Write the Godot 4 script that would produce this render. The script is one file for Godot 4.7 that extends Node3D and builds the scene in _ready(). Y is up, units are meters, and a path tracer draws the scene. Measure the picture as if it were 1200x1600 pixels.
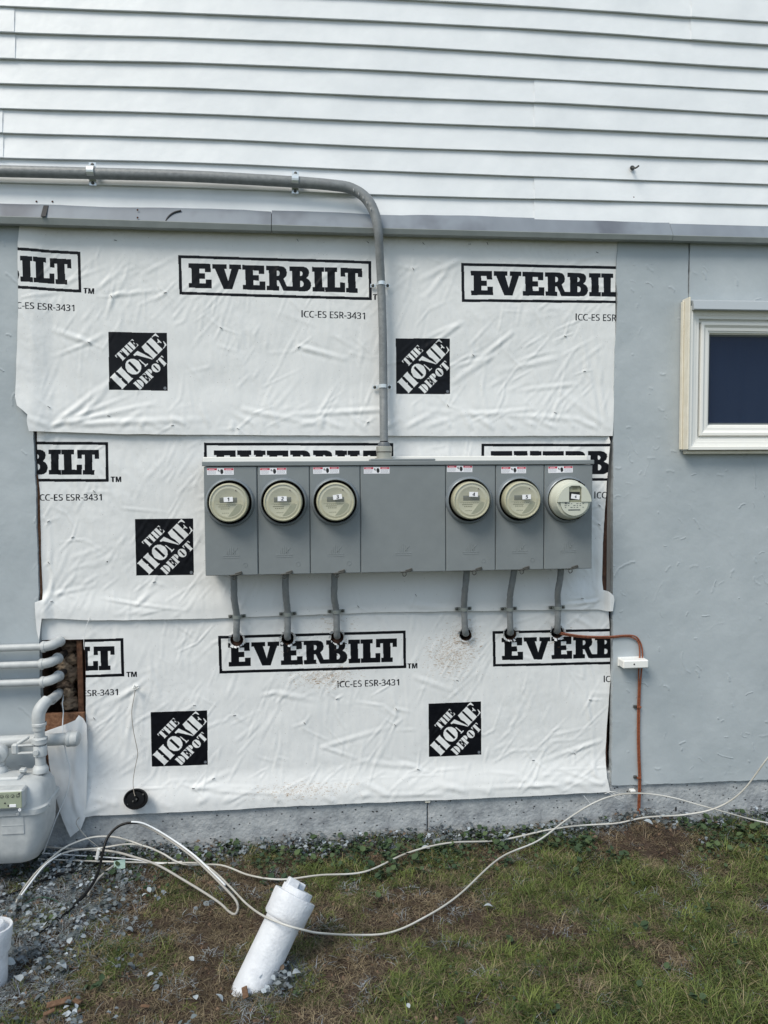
extends Node3D
# The back wall of a house: six electric meters on a grey enclosure, mounted over
# fresh house wrap, with vinyl siding above, painted render at the sides and a
# worn lawn in front. Units are metres, the wall face is z = 0, y = 0 is the soil at the wall.

var M := {}
var used := {}
var rng := RandomNumberGenerator.new()
var n1 := FastNoiseLite.new()
var n2 := FastNoiseLite.new()
var n3 := FastNoiseLite.new()

func _ready() -> void:
	rng.seed = 4711
	for n in [n1, n2, n3]:
		n.noise_type = FastNoiseLite.TYPE_SIMPLEX_SMOOTH
		n.frequency = 1.0
		n.fractal_octaves = 3
	n1.seed = 3; n2.seed = 8; n3.seed = 21
	make_camera_and_light()
	make_materials()
	print("ground ", Time.get_ticks_msec())
	make_ground()
	print("house ", Time.get_ticks_msec())
	make_house()
	make_window()
	make_cavity()
	print("wrap ", Time.get_ticks_msec())
	make_wraps()
	print("panel ", Time.get_ticks_msec())
	make_panel()
	make_meters()
	make_cables()
	make_gas()
	make_ground_wires()
	make_cleanouts()
	make_loose_things()
	print("plants ", Time.get_ticks_msec())
	make_plants()
	print("end ", Time.get_ticks_msec())

func make_camera_and_light() -> void:
	var cam := Camera3D.new()
	cam.name = "camera"
	cam.fov = 66.98
	cam.near = 0.05
	cam.far = 400.0
	cam.rotation_order = EULER_ORDER_YXZ
	cam.position = Vector3(0, 1.457, 3.0)
	cam.rotation_degrees = Vector3(-3.0, -5.73, -0.34)
	add_child(cam)
	cam.current = true
	var sky_mat := ProceduralSkyMaterial.new()
	sky_mat.sky_top_color = Color(0.585, 0.665, 0.75)
	sky_mat.sky_horizon_color = Color(0.73, 0.765, 0.785)
	sky_mat.sky_curve = 0.18
	sky_mat.ground_bottom_color = Color(0.16, 0.17, 0.13)
	sky_mat.ground_horizon_color = Color(0.28, 0.30, 0.26)
	sky_mat.sun_angle_max = 1.0
	var sky := Sky.new()
	sky.sky_material = sky_mat
	var env := Environment.new()
	env.background_mode = Environment.BG_SKY
	env.sky = sky
	env.tonemap_mode = Environment.TONE_MAPPER_LINEAR
	env.tonemap_exposure = 1.92
	env.sdfgi_enabled = true
	env.ssao_enabled = true
	env.ssil_enabled = true
	var we := WorldEnvironment.new()
	we.name = "world_environment"
	we.environment = env
	add_child(we)
	# a broad bright patch of sky, high to the left in front of the wall
	var sun := DirectionalLight3D.new()
	sun.name = "sun"
	sun.light_color = Color(1.0, 0.975, 0.93)
	sun.light_energy = 0.5
	sun.light_angular_distance = 26.0
	sun.shadow_enabled = true
	add_child(sun)
	sun.look_at_from_position(Vector3(-2.7, 4.7, 2.7), Vector3.ZERO)

# ---------------------------------------------------------------- helpers
func mat(c: Color, rough := 0.6, metal := 0.0, spec := 0.5) -> StandardMaterial3D:
	var m := StandardMaterial3D.new()
	m.albedo_color = c
	m.roughness = rough
	m.metallic = metal
	m.metallic_specular = spec
	m.cull_mode = BaseMaterial3D.CULL_DISABLED
	return m

func grain(m: StandardMaterial3D, freq: float, lo: Color, hi: Color, size := 512, octaves := 5, mid = null) -> void:
	var t := NoiseTexture2D.new()
	t.width = size; t.height = size; t.seamless = true
	var n := FastNoiseLite.new()
	n.noise_type = FastNoiseLite.TYPE_SIMPLEX_SMOOTH
	n.seed = rng.randi() % 1000
	n.frequency = freq
	n.fractal_octaves = octaves
	n.fractal_gain = 0.6
	t.noise = n
	var g := Gradient.new()
	g.set_color(0, lo); g.set_color(1, hi)
	if mid != null: g.add_point(0.5, mid)
	t.color_ramp = g
	m.albedo_texture = t

func bumps(m: StandardMaterial3D, freq: float, strength: float, depth := 1.0, size := 512, octaves := 4) -> void:
	var t := NoiseTexture2D.new()
	t.width = size; t.height = size; t.seamless = true
	t.as_normal_map = true
	t.bump_strength = strength
	var n := FastNoiseLite.new()
	n.noise_type = FastNoiseLite.TYPE_SIMPLEX_SMOOTH
	n.seed = rng.randi() % 1000
	n.frequency = freq
	n.fractal_octaves = octaves
	t.noise = n
	m.normal_enabled = true
	m.normal_texture = t
	m.normal_scale = depth

func triplanar(m: StandardMaterial3D, per_metre: float) -> void:
	m.uv1_triplanar = true
	m.uv1_world_triplanar = true
	m.uv1_scale = Vector3.ONE * per_metre

func numbered(called: String) -> String:
	if not used.has(called):
		used[called] = 0
		return called
	used[called] += 1
	return "%s_%03d" % [called, used[called]]

func thing(called: String, label: String, category: String, group := "", at := Vector3.ZERO) -> Node3D:
	var o := Node3D.new()
	o.name = numbered(called)
	add_child(o)
	o.position = at
	o.set_meta("label", label)
	o.set_meta("category", category)
	if group != "": o.set_meta("group", group)
	return o

func tag(o: Node, label: String, category: String, group := "") -> void:
	o.set_meta("label", label)
	o.set_meta("category", category)
	if group != "": o.set_meta("group", group)

func new_st() -> SurfaceTool:
	var st := SurfaceTool.new()
	st.begin(Mesh.PRIMITIVE_TRIANGLES)
	return st

# commits what the SurfaceTool holds as one named mesh; the shape is given in world
# coordinates and stored relative to the parent
func obj(called: String, st: SurfaceTool, m: Material, parent: Node = self) -> MeshInstance3D:
	st.generate_normals()
	return put(called, st.commit(), m, parent)

func put(called: String, mesh: Mesh, m: Material, parent: Node = self, at := Vector3.ZERO) -> MeshInstance3D:
	var o := MeshInstance3D.new()
	o.name = numbered(called) if parent == self else called
	o.mesh = mesh
	if m: o.material_override = m
	o.position = at
	parent.add_child(o, true)
	return o

# a, b, c anticlockwise seen from outside
func tri(st: SurfaceTool, a: Vector3, b: Vector3, c: Vector3) -> void:
	st.add_vertex(a); st.add_vertex(c); st.add_vertex(b)

func quad(st: SurfaceTool, a: Vector3, b: Vector3, c: Vector3, d: Vector3) -> void:
	tri(st, a, b, c); tri(st, a, c, d)

# a face of a convex body round "mid": turned so that it looks outwards
func face(st: SurfaceTool, p: Array, mid: Vector3) -> void:
	var n: Vector3 = (p[1] - p[0]).cross(p[2] - p[0])
	var c := Vector3.ZERO
	for q in p: c += q
	c /= p.size()
	var q2 := p.duplicate()
	if n.dot(c - mid) < 0.0: q2.reverse()
	for i in range(1, q2.size() - 1): tri(st, q2[0], q2[i], q2[i + 1])

func box(st: SurfaceTool, c: Vector3, s: Vector3, bev := 0.0, bas := Basis.IDENTITY) -> void:
	st.set_smooth_group(-1)
	var h := s * 0.5
	bev = minf(bev, minf(h.x, minf(h.y, h.z)) * 0.95)
	if bev <= 0.0:
		var p := []
		for i in 8:
			p.append(c + bas * Vector3(h.x * (1 if i & 1 else -1), h.y * (1 if i & 2 else -1), h.z * (1 if i & 4 else -1)))
		for f in [[0, 1, 3, 2], [4, 5, 7, 6], [0, 1, 5, 4], [2, 3, 7, 6], [0, 2, 6, 4], [1, 3, 7, 5]]:
			face(st, [p[f[0]], p[f[1]], p[f[2]], p[f[3]]], c)
		return
	var v := []          # v[corner][axis]: the corner pulled in along the two other axes
	for i in 8:
		var sg := Vector3(1 if i & 1 else -1, 1 if i & 2 else -1, 1 if i & 4 else -1)
		var row := []
		for k in 3:
			var q := Vector3(h.x - bev, h.y - bev, h.z - bev)
			q[k] = h[k]
			row.append(c + bas * (q * sg))
		v.append(row)
	var faces := [[0, 2, 6, 4, 0], [1, 3, 7, 5, 0], [0, 1, 5, 4, 1], [2, 3, 7, 6, 1], [0, 1, 3, 2, 2], [4, 5, 7, 6, 2]]
	for f in faces:
		face(st, [v[f[0]][f[4]], v[f[1]][f[4]], v[f[2]][f[4]], v[f[3]][f[4]]], c)
	for i in 8:
		face(st, [v[i][0], v[i][1], v[i][2]], c)
		for k in 3:
			var j: int = i | (1 << k)
			if j == i: continue
			var a := (k + 1) % 3
			var b := (k + 2) % 3
			face(st, [v[i][a], v[j][a], v[j][b], v[i][b]], c)

# profile: [radius, height] pairs along the axis "up" from "at"
func lathe(st: SurfaceTool, prof: Array, at: Vector3, up := Vector3.UP, segs := 32, squash := 1.0) -> void:
	var y := up.normalized()
	var x := (Vector3.RIGHT if absf(y.x) < 0.9 else Vector3.UP).cross(y).normalized()
	var z := x.cross(y)
	var group := 1
	for i in prof.size() - 1:
		var r0: float = prof[i][0]; var h0: float = prof[i][1]
		var r1: float = prof[i + 1][0]; var h1: float = prof[i + 1][1]
		if i > 0:
			var d0 := Vector2(r0 - prof[i - 1][0], h0 - prof[i - 1][1]).normalized()
			var d1 := Vector2(r1 - r0, h1 - h0).normalized()
			if d0.dot(d1) < 0.80: group += 1
		st.set_smooth_group(group)
		for s in segs:
			var a0 := TAU * s / segs
			var a1 := TAU * (s + 1) / segs
			var e0 := x * cos(a0) + z * sin(a0) * squash
			var e1 := x * cos(a1) + z * sin(a1) * squash
			var p00 := at + e0 * r0 + y * h0
			var p01 := at + e1 * r0 + y * h0
			var p10 := at + e0 * r1 + y * h1
			var p11 := at + e1 * r1 + y * h1
			if r0 > 1e-6: tri(st, p00, p11, p01)
			if r1 > 1e-6: tri(st, p00, p10, p11)

func smooth_path(pts: Array, per := 8) -> Array:
	var out := []
	for i in pts.size() - 1:
		var p0: Vector3 = pts[maxi(i - 1, 0)]
		var p1: Vector3 = pts[i]
		var p2: Vector3 = pts[i + 1]
		var p3: Vector3 = pts[mini(i + 2, pts.size() - 1)]
		for k in per:
			out.append(p1.cubic_interpolate(p2, p0, p3, float(k) / per))
	out.append(pts[pts.size() - 1])
	return out

# a tube along points; r2 > 0 makes it oval, r across the wall and r2 away from it
func tube(st: SurfaceTool, pts: Array, r, sides := 8, r2 := 0.0, ends := true, wobble := 0.0) -> void:
	var rings := []
	var side := Vector3.ZERO
	for i in pts.size():
		var t: Vector3 = (pts[mini(i + 1, pts.size() - 1)] - pts[maxi(i - 1, 0)]).normalized()
		if r2 > 0.0:
			side = t.cross(Vector3.BACK).normalized()
		elif side == Vector3.ZERO:
			side = t.cross(Vector3.UP if absf(t.y) < 0.9 else Vector3.RIGHT).normalized()
		else:
			side = (side - t * side.dot(t)).normalized()
		var o := side.cross(t).normalized()
		var ring := []
		var k := 1.0
		var ra: float = r[i] if r is Array else r
		if wobble > 0.0: k += wobble * n1.get_noise_1d(i * 0.37 + pts[0].x * 31.0)
		for s in sides:
			var a := TAU * s / sides
			ring.append(pts[i] + (side * cos(a) * ra + o * sin(a) * (r2 if r2 > 0.0 else ra)) * k)
		rings.append(ring)
	st.set_smooth_group(1)
	for i in rings.size() - 1:
		for s in sides:
			var s2 := (s + 1) % sides
			quad(st, rings[i][s], rings[i + 1][s], rings[i + 1][s2], rings[i][s2])
	if ends:
		st.set_smooth_group(-1)
		for e in [0, rings.size() - 1]:
			var away: Vector3 = pts[1] if e == 0 else pts[e - 1]
			face(st, rings[e], away)

# a flat outline (x, y) with a thickness, from z0 to z1, put through xf
func plate(st: SurfaceTool, poly: PackedVector2Array, z0: float, z1: float, xf := Transform3D.IDENTITY) -> void:
	st.set_smooth_group(-1)
	var p := poly.duplicate()
	if Geometry2D.is_polygon_clockwise(p): p.reverse()
	var id := Geometry2D.triangulate_polygon(p)
	for i in range(0, id.size(), 3):
		var a := p[id[i]]; var b := p[id[i + 1]]; var c := p[id[i + 2]]
		if (b - a).cross(c - a) < 0.0:
			var q := b
			b = c; c = q
		tri(st, xf * Vector3(a.x, a.y, z1), xf * Vector3(b.x, b.y, z1), xf * Vector3(c.x, c.y, z1))
		tri(st, xf * Vector3(a.x, a.y, z0), xf * Vector3(c.x, c.y, z0), xf * Vector3(b.x, b.y, z0))
	for i in p.size():
		var a := p[i]; var b := p[(i + 1) % p.size()]
		quad(st, xf * Vector3(a.x, a.y, z0), xf * Vector3(b.x, b.y, z0), xf * Vector3(b.x, b.y, z1), xf * Vector3(a.x, a.y, z1))

# rounded-rectangle sections stacked along y: [y, half width, half depth, corner radius]
func loft(st: SurfaceTool, secs: Array, c: Vector3, corner := 6) -> void:
	var rings := []
	for s in secs:
		var ring := []
		for q in 4:
			var sx: float = [1, -1, -1, 1][q]
			var sz: float = [1, 1, -1, -1][q]
			var r: float = minf(s[3], minf(s[1], s[2]))
			for k in corner + 1:
				var a := PI / 2 * (q + float(k) / corner)
				ring.append(c + Vector3(sx * (s[1] - r) + cos(a) * r, s[0], sz * (s[2] - r) + sin(a) * r))
		rings.append(ring)
	var group := 1
	for i in rings.size() - 1:
		if i > 0:
			var d0 := Vector2(secs[i][1] - secs[i - 1][1], secs[i][0] - secs[i - 1][0]).normalized()
			var d1 := Vector2(secs[i + 1][1] - secs[i][1], secs[i + 1][0] - secs[i][0]).normalized()
			if d0.dot(d1) < 0.75: group += 1
		st.set_smooth_group(group)
		var m: int = rings[i].size()
		for s in m:
			var s2 := (s + 1) % m
			quad(st, rings[i][s], rings[i + 1][s], rings[i + 1][s2], rings[i][s2])
	st.set_smooth_group(-1)
	face(st, rings[0], rings[1][0] * 0.5 + rings[1][rings[1].size() / 2] * 0.5)
	var last := rings.size() - 1
	face(st, rings[last], rings[last - 1][0] * 0.5 + rings[last - 1][rings[0].size() / 2] * 0.5)

# a straight stretch of profile (y, z) swept along x with a height curve per end
func piece(px: Array) -> PackedVector2Array:
	var r := PackedVector2Array()
	for p in px: r.append(p)
	return r

func curve_at(xs: Array, ys: Array, x: float) -> float:
	var n := xs.size()
	if x <= xs[0]: return ys[0] + (ys[1] - ys[0]) / (xs[1] - xs[0]) * (x - xs[0]) * 0.5
	if x >= xs[n - 1]: return ys[n - 1] + (ys[n - 1] - ys[n - 2]) / (xs[n - 1] - xs[n - 2]) * (x - xs[n - 1]) * 0.5
	for i in n - 1:
		if x <= xs[i + 1]:
			var t: float = (x - xs[i]) / (xs[i + 1] - xs[i])
			return cubic_interpolate(ys[i], ys[i + 1], ys[maxi(i - 1, 0)], ys[mini(i + 2, n - 1)], t)
	return 0.0

# ---------------------------------------------------------------- printing on sheets
func fill_poly(img: Image, pts: PackedVector2Array, col: Color) -> void:
	var lo := pts[0].y
	var hi := pts[0].y
	for p in pts:
		lo = minf(lo, p.y); hi = maxf(hi, p.y)
	var n := pts.size()
	for y in range(maxi(int(floor(lo)), 0), mini(int(ceil(hi)), img.get_height() - 1) + 1):
		var yc := y + 0.5
		var xs := []
		for i in n:
			var a := pts[i]; var b := pts[(i + 1) % n]
			if (a.y <= yc) != (b.y <= yc):
				xs.append(a.x + (b.x - a.x) * (yc - a.y) / (b.y - a.y))
		xs.sort()
		for k in range(0, xs.size() - 1, 2):
			var x0 := maxi(roundi(xs[k]), 0)
			var x1 := mini(roundi(xs[k + 1]), img.get_width())
			if x1 > x0: img.fill_rect(Rect2i(x0, y, x1 - x0, 1), col)

func text_triangles(text: String, bold := false) -> PackedVector3Array:
	var tm := TextMesh.new()
	var f := SystemFont.new()
	f.font_names = PackedStringArray(["Droid Sans"])
	if bold: f.font_weight = 700
	tm.font = f
	tm.text = text
	tm.font_size = 64
	tm.pixel_size = 0.01
	tm.depth = 0.0
	var arr := tm.surface_get_arrays(0)
	var v: PackedVector3Array = arr[Mesh.ARRAY_VERTEX]
	var ix = arr[Mesh.ARRAY_INDEX]
	if ix == null or ix.is_empty(): return v
	var out := PackedVector3Array()
	for i in ix: out.append(v[i])
	return out

# ---------------------------------------------------------------- materials
func make_materials() -> void:
	M.vinyl = mat(Color(0.905, 0.915, 0.925), 0.45)
	grain(M.vinyl, 0.006, Color(0.93, 0.935, 0.94), Color(1, 1, 1), 512, 6)
	bumps(M.vinyl, 0.03, 1.2, 0.3)
	triplanar(M.vinyl, 0.9)
	M.trim = mat(Color(0.525, 0.555, 0.59), 0.55)
	grain(M.trim, 0.008, Color(0.45, 0.43, 0.47), Color(1, 1, 1), 512, 5, Color(0.93, 0.935, 0.94))
	triplanar(M.trim, 0.45)
	M.trim_low = mat(Color(0.58, 0.60, 0.60), 0.6)
	grain(M.trim_low, 0.01, Color(0.86, 0.87, 0.86), Color(1, 1, 1))
	triplanar(M.trim_low, 1.3)
	M.render = render_material()
	M.concrete = mat(Color(0.70, 0.71, 0.715), 0.9)
	grain(M.concrete, 0.012, Color(0.72, 0.73, 0.75), Color(1, 1, 1), 512, 6, Color(0.9, 0.91, 0.92))
	bumps(M.concrete, 0.06, 3.0, 0.6, 512, 5)
	triplanar(M.concrete, 1.6)
	M.pit = mat(Color(0.22, 0.22, 0.23), 0.95)
	M.sheathing = mat(Color(0.40, 0.28, 0.22), 0.85)
	grain(M.sheathing, 0.02, Color(0.55, 0.5, 0.5), Color(1, 1, 1))
	triplanar(M.sheathing, 2.0)
	M.old_wood = mat(Color(0.47, 0.33, 0.24), 0.85)
	grain(M.old_wood, 0.02, Color(0.5, 0.45, 0.42), Color(1, 1, 1))
	triplanar(M.old_wood, 3.0)
	M.bare_wood = mat(Color(0.58, 0.43, 0.33), 0.85)
	grain(M.bare_wood, 0.03, Color(0.62, 0.56, 0.5), Color(1, 1, 1))
	triplanar(M.bare_wood, 3.0)
	M.dark_wood = mat(Color(0.42, 0.31, 0.24), 0.9)
	grain(M.dark_wood, 0.03, Color(0.6, 0.58, 0.56), Color(1, 1, 1))
	triplanar(M.dark_wood, 3.0)
	M.inner = mat(Color(0.50, 0.47, 0.43), 0.9)
	M.post_grey = mat(Color(0.50, 0.49, 0.48), 0.85)
	M.insul = mat(Color(0.44, 0.33, 0.25), 1.0)
	M.insul.vertex_color_use_as_albedo = true
	M.insul.albedo_color = Color(1, 1, 1)
	M.frame = mat(Color(0.90, 0.895, 0.875), 0.35)
	M.frame_cream = mat(Color(0.89, 0.87, 0.82), 0.45)
	grain(M.frame_cream, 0.015, Color(0.93, 0.92, 0.89), Color(1, 1, 1))
	triplanar(M.frame_cream, 1.5)
	M.glass = mat(Color(0.06, 0.14, 0.26, 0.5), 0.02, 0.0, 0.3)  # navy tint stands for the blue sky mirrored in the pane
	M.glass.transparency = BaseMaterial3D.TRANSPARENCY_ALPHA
	M.spacer = mat(Color(0.36, 0.38, 0.38), 0.5)
	M.painted_reflection = mat(Color(0.30, 0.40, 0.52), 0.8)  # blue painted in for the sky that the window would reflect
	M.flashing = mat(Color(0.64, 0.665, 0.685), 0.5)
	M.steel = mat(Color(0.84, 0.86, 0.87), 0.30, 0.6)
	M.strap_steel = mat(Color(0.60, 0.62, 0.61), 0.38, 0.55)
	M.dull_steel = mat(Color(0.30, 0.30, 0.29), 0.45, 0.4)
	M.rust = mat(Color(0.30, 0.18, 0.12), 0.9)
	M.black = mat(Color(0.03, 0.03, 0.034), 0.35, 0.0, 0.3)
	M.caulk = mat(Color(0.20, 0.20, 0.21), 0.7)
	# the enclosure's grey powder coat
	M.enclosure = mat(Color(0.497, 0.520, 0.528), 0.42, 0.0, 0.4)
	grain(M.enclosure, 0.01, Color(0.95, 0.95, 0.955), Color(1, 1, 1))
	bumps(M.enclosure, 0.25, 1.0, 0.12)
	triplanar(M.enclosure, 2.0)
	M.ring = mat(Color(0.50, 0.53, 0.555), 0.32, 0.25)
	M.gasket = mat(Color(0.03, 0.03, 0.032), 0.7, 0.0, 0.2)
	M.meter_cream = mat(Color(0.705, 0.695, 0.60), 0.4)
	M.meter_cream.clearcoat_enabled = true
	M.meter_cream.clearcoat = 0.5
	M.meter_cream.clearcoat_roughness = 0.1
	M.dome = mat(Color(1, 1, 1, 0.04), 0.06, 0.0, 0.5)
	M.dome.transparency = BaseMaterial3D.TRANSPARENCY_ALPHA
	M.meter_white = mat(Color(0.76, 0.77, 0.72), 0.4)
	M.meter_print = mat(Color(0.45, 0.45, 0.37), 0.5)
	M.meter_panel = mat(Color(0.60, 0.605, 0.52), 0.4)
	M.screen = mat(Color(0.38, 0.39, 0.35), 0.25)
	M.screen_dark = mat(Color(0.14, 0.15, 0.16), 0.15)
	M.paper = mat(Color(0.93, 0.93, 0.94), 0.6)
	M.ink = mat(Color(0.08, 0.08, 0.10), 0.6)
	M.cable = mat(Color(0.525, 0.54, 0.545), 0.45)
	grain(M.cable, 0.02, Color(0.82, 0.82, 0.83), Color(1, 1, 1))
	bumps(M.cable, 0.03, 2.5, 0.5)
	triplanar(M.cable, 3.0)
	M.copper = mat(Color(0.66, 0.40, 0.28), 0.5, 0.15)
	grain(M.copper, 0.05, Color(0.65, 0.6, 0.6), Color(1, 1, 1))
	triplanar(M.copper, 3.0)
	M.white_plastic = mat(Color(0.90, 0.90, 0.89), 0.4)
	M.gas_paint = mat(Color(0.755, 0.765, 0.765), 0.5)
	grain(M.gas_paint, 0.015, Color(0.86, 0.87, 0.88), Color(1, 1, 1))
	bumps(M.gas_paint, 0.03, 1.5, 0.3)
	triplanar(M.gas_paint, 2.5)
	M.dial = mat(Color(0.60, 0.63, 0.55), 0.4)
	M.pvc = mat(Color(0.86, 0.87, 0.885), 0.6)
	grain(M.pvc, 0.012, Color(0.83, 0.835, 0.85), Color(1, 1, 1), 512, 6)
	bumps(M.pvc, 0.06, 3.0, 0.7)
	triplanar(M.pvc, 3.0)
	M.coax_white = mat(Color(0.84, 0.85, 0.86), 0.4)
	M.coax_taupe = mat(Color(0.55, 0.52, 0.48), 0.5)
	M.coax_black = mat(Color(0.05, 0.05, 0.055), 0.4, 0.0, 0.35)
	M.coax_worn = mat(Color(0.83, 0.83, 0.82), 0.45)
	grain(M.coax_worn, 0.012, Color(0.66, 0.64, 0.60), Color(1, 1, 1))
	triplanar(M.coax_worn, 0.6)
	M.iron = mat(Color(0.20, 0.18, 0.17), 0.7)
	M.coax_grey = mat(Color(0.62, 0.61, 0.59), 0.55)
	M.wire_green = mat(Color(0.10, 0.26, 0.20), 0.5)
	M.chip = mat(Color(0.47, 0.37, 0.29), 0.9)
	grain(M.chip, 0.03, Color(0.6, 0.55, 0.5), Color(1, 1, 1))
	triplanar(M.chip, 5.0)
	M.pale_leaf = mat(Color(0.60, 0.63, 0.65), 0.75)
	M.scrap_green = mat(Color(0.55, 0.66, 0.63), 0.5)
	M.soil = mat(Color(1, 1, 1), 1.0)
	M.soil.vertex_color_use_as_albedo = true
	grain(M.soil, 0.03, Color(0.45, 0.43, 0.42), Color(1, 1, 1), 512, 6)
	bumps(M.soil, 0.04, 8.0, 1.0, 512, 6)
	triplanar(M.soil, 2.0)
	M.plant = mat(Color(1, 1, 1), 0.7, 0.0, 0.35)
	M.plant.vertex_color_use_as_albedo = true
	M.plant.backlight_enabled = true
	M.plant.backlight = Color(0.25, 0.25, 0.2)
	M.painted_plant = mat(Color(1, 1, 1), 0.8, 0.0, 0.3)
	M.painted_plant.vertex_color_use_as_albedo = true

# grey-blue painted render: trowel sweeps, blisters and small curls under the paint
func render_material() -> StandardMaterial3D:
	var m := mat(Color(0.690, 0.718, 0.735), 0.58)
	var s := 1024
	var hgt := PackedFloat32Array()
	hgt.resize(s * s)
	var n := FastNoiseLite.new()
	n.noise_type = FastNoiseLite.TYPE_SIMPLEX_SMOOTH
	n.frequency = 0.012
	n.seed = 5
	n.fractal_octaves = 4
	var base := n.get_seamless_image(s, s)
	var r := RandomNumberGenerator.new()
	r.seed = 77
	for y in s:
		for x in s:
			hgt[y * s + x] = base.get_pixel(x, y).r * 0.9
	for k in 330:
		var p := Vector2(r.randf() * s, r.randf() * s)
		if k % 3 != 0:      # they come in groups
			p = Vector2(s * (0.5 + 0.45 * sin(k * 0.31)), s * (0.5 + 0.45 * cos(k * 0.173))) + Vector2(r.randfn(0, 55), r.randfn(0, 55))
		var a := r.randf() * TAU
		var bend := r.randf_range(-0.12, 0.12)
		var steps := r.randi_range(2, 16)
		if k % 9 == 0:
			steps = r.randi_range(20, 60)
			bend = r.randf_range(-0.01, 0.01)
		var wid := r.randf_range(1.2, 3.2)
		var amp := r.randf_range(0.08, 0.8)
		for i in steps:
			p += Vector2(cos(a), sin(a)) * 1.3
			a += bend + r.randf_range(-0.16, 0.16)
			var rr := int(ceil(wid * 2.0))
			for dy in range(-rr, rr + 1):
				for dx in range(-rr, rr + 1):
					var e := exp(-(dx * dx + dy * dy) / (wid * wid))
					var ix := posmod(int(p.x) + dx, s)
					var iy := posmod(int(p.y) + dy, s)
					var at := iy * s + ix
					hgt[at] = maxf(hgt[at], base.get_pixel(ix, iy).r * 0.9 + amp * e)
	var img := Image.create(s, s, false, Image.FORMAT_L8)
	for y in s:
		for x in s:
			var v := clampf(hgt[y * s + x] / 2.0, 0.0, 1.0)
			img.set_pixel(x, y, Color(v, v, v))
	img.bump_map_to_normal_map(5.0)
	m.normal_enabled = true
	m.normal_texture = ImageTexture.create_from_image(img)
	m.normal_scale = 0.5
	grain(m, 0.008, Color(0.90, 0.91, 0.915), Color(1, 1, 1), 512, 6)
	triplanar(m, 0.62)
	return m

# ---------------------------------------------------------------- ground
func ground_h(x: float, z: float) -> float:
	var h := 0.018 * n1.get_noise_2d(x * 1.3, z * 1.3) + 0.012 * n2.get_noise_2d(x * 6.0, z * 6.0)
	var near := clampf(1.0 - absf(z - 1.0) / 6.0, 0.0, 1.0)
	h = h * near - 0.004
	var d := Vector2(x - 1.35, (z - 0.10) * 1.3).length()      # soil thrown up where the copper wire goes down
	h += 0.05 * exp(-d * d / 0.02)
	h -= 0.02 * clampf(z - 0.2, 0.0, 1.0)
	return h

# how worn the lawn is: 0 green, 1 bare
func worn(x: float, z: float) -> float:
	var w := 0.76 - 0.36 * smoothstep(-0.1, 1.2, x) - 0.25 * smoothstep(0.5, 0.9, z) * smoothstep(0.0, 0.7, x)
	w += 0.62 * n3.get_noise_2d(x * 2.6, z * 3.2) + 0.25 * n2.get_noise_2d(x * 8.0, z * 8.0)
	for s in [[Vector3(1.3326, 0, 0.1382), 0.15, 1.3], [Vector3(-0.3184, 0, 0.5506), 0.12, 0.8], [Vector3(0.794, 0, 0.6909), 0.08, 0.7], [Vector3(0.427, 0, 0.5612), 0.12, 0.5], [Vector3(-0.5898, 0, 0.3523), 0.06, 0.6], [Vector3(0.1355, 0, 0.8235), 0.08, 0.5], [Vector3(1.0819, 0, 0.8372), 0.07, 0.6], [Vector3(1.0632, 0, 1.0608), 0.16, -0.5], [Vector3(0.1935, 0, 0.9912), 0.13, -0.4], [Vector3(0.2762, 0, 0.8953), 0.1, -0.3], [Vector3(0.9331, 0, 0.4186), 0.12, -0.4], [Vector3(-0.4951, 0, 0.3428), 0.08, -0.3]]:
		var d := Vector2(x - s[0].x, z - s[0].z).length()
		w += s[2] * exp(-d * d / (s[1] * s[1]))
	return clampf(w, 0.0, 1.0)

func steps_out(lo: float, hi: float, fine: float) -> Array:
	var a := []
	var x := lo
	while x < hi + 0.001:
		a.append(x)
		x += fine
	var d := 0.3
	var l := lo - d
	while l > -170.0:
		a.push_front(l)
		d *= 1.7
		l -= d
	d = 0.3
	var h2 := hi + d
	while h2 < 170.0:
		a.push_back(h2)
		d *= 1.7
		h2 += d
	return a

func make_ground() -> void:
	var xs := steps_out(-2.2, 2.8, 0.025)
	var zs := steps_out(-0.15, 2.0, 0.025)
	var st := SurfaceTool.new()
	st.begin(Mesh.PRIMITIVE_TRIANGLES)
	st.set_smooth_group(0)
	for z in zs:
		for x in xs:
			var w := worn(x, z)
			var c := Color(0.036, 0.030, 0.022).lerp(Color(0.095, 0.060, 0.041), w)
			c = c.lerp(Color(0.06, 0.052, 0.040), clampf(n2.get_noise_2d(x * 14.0, z * 14.0) + 0.2, 0, 1) * 0.6)
			if absf(x) > 4.0 or z > 2.6: c = Color(0.17, 0.185, 0.08)
			st.set_color(c)
			st.add_vertex(Vector3(x, ground_h(x, z), z))
	var nx := xs.size()
	for j in zs.size() - 1:
		for i in nx - 1:
			var a := j * nx + i
			for k in [a, a + 1, a + nx + 1, a, a + nx + 1, a + nx]: st.add_index(k)
	var o := obj("ground", st, M.soil)
	o.set_meta("kind", "structure")

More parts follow.
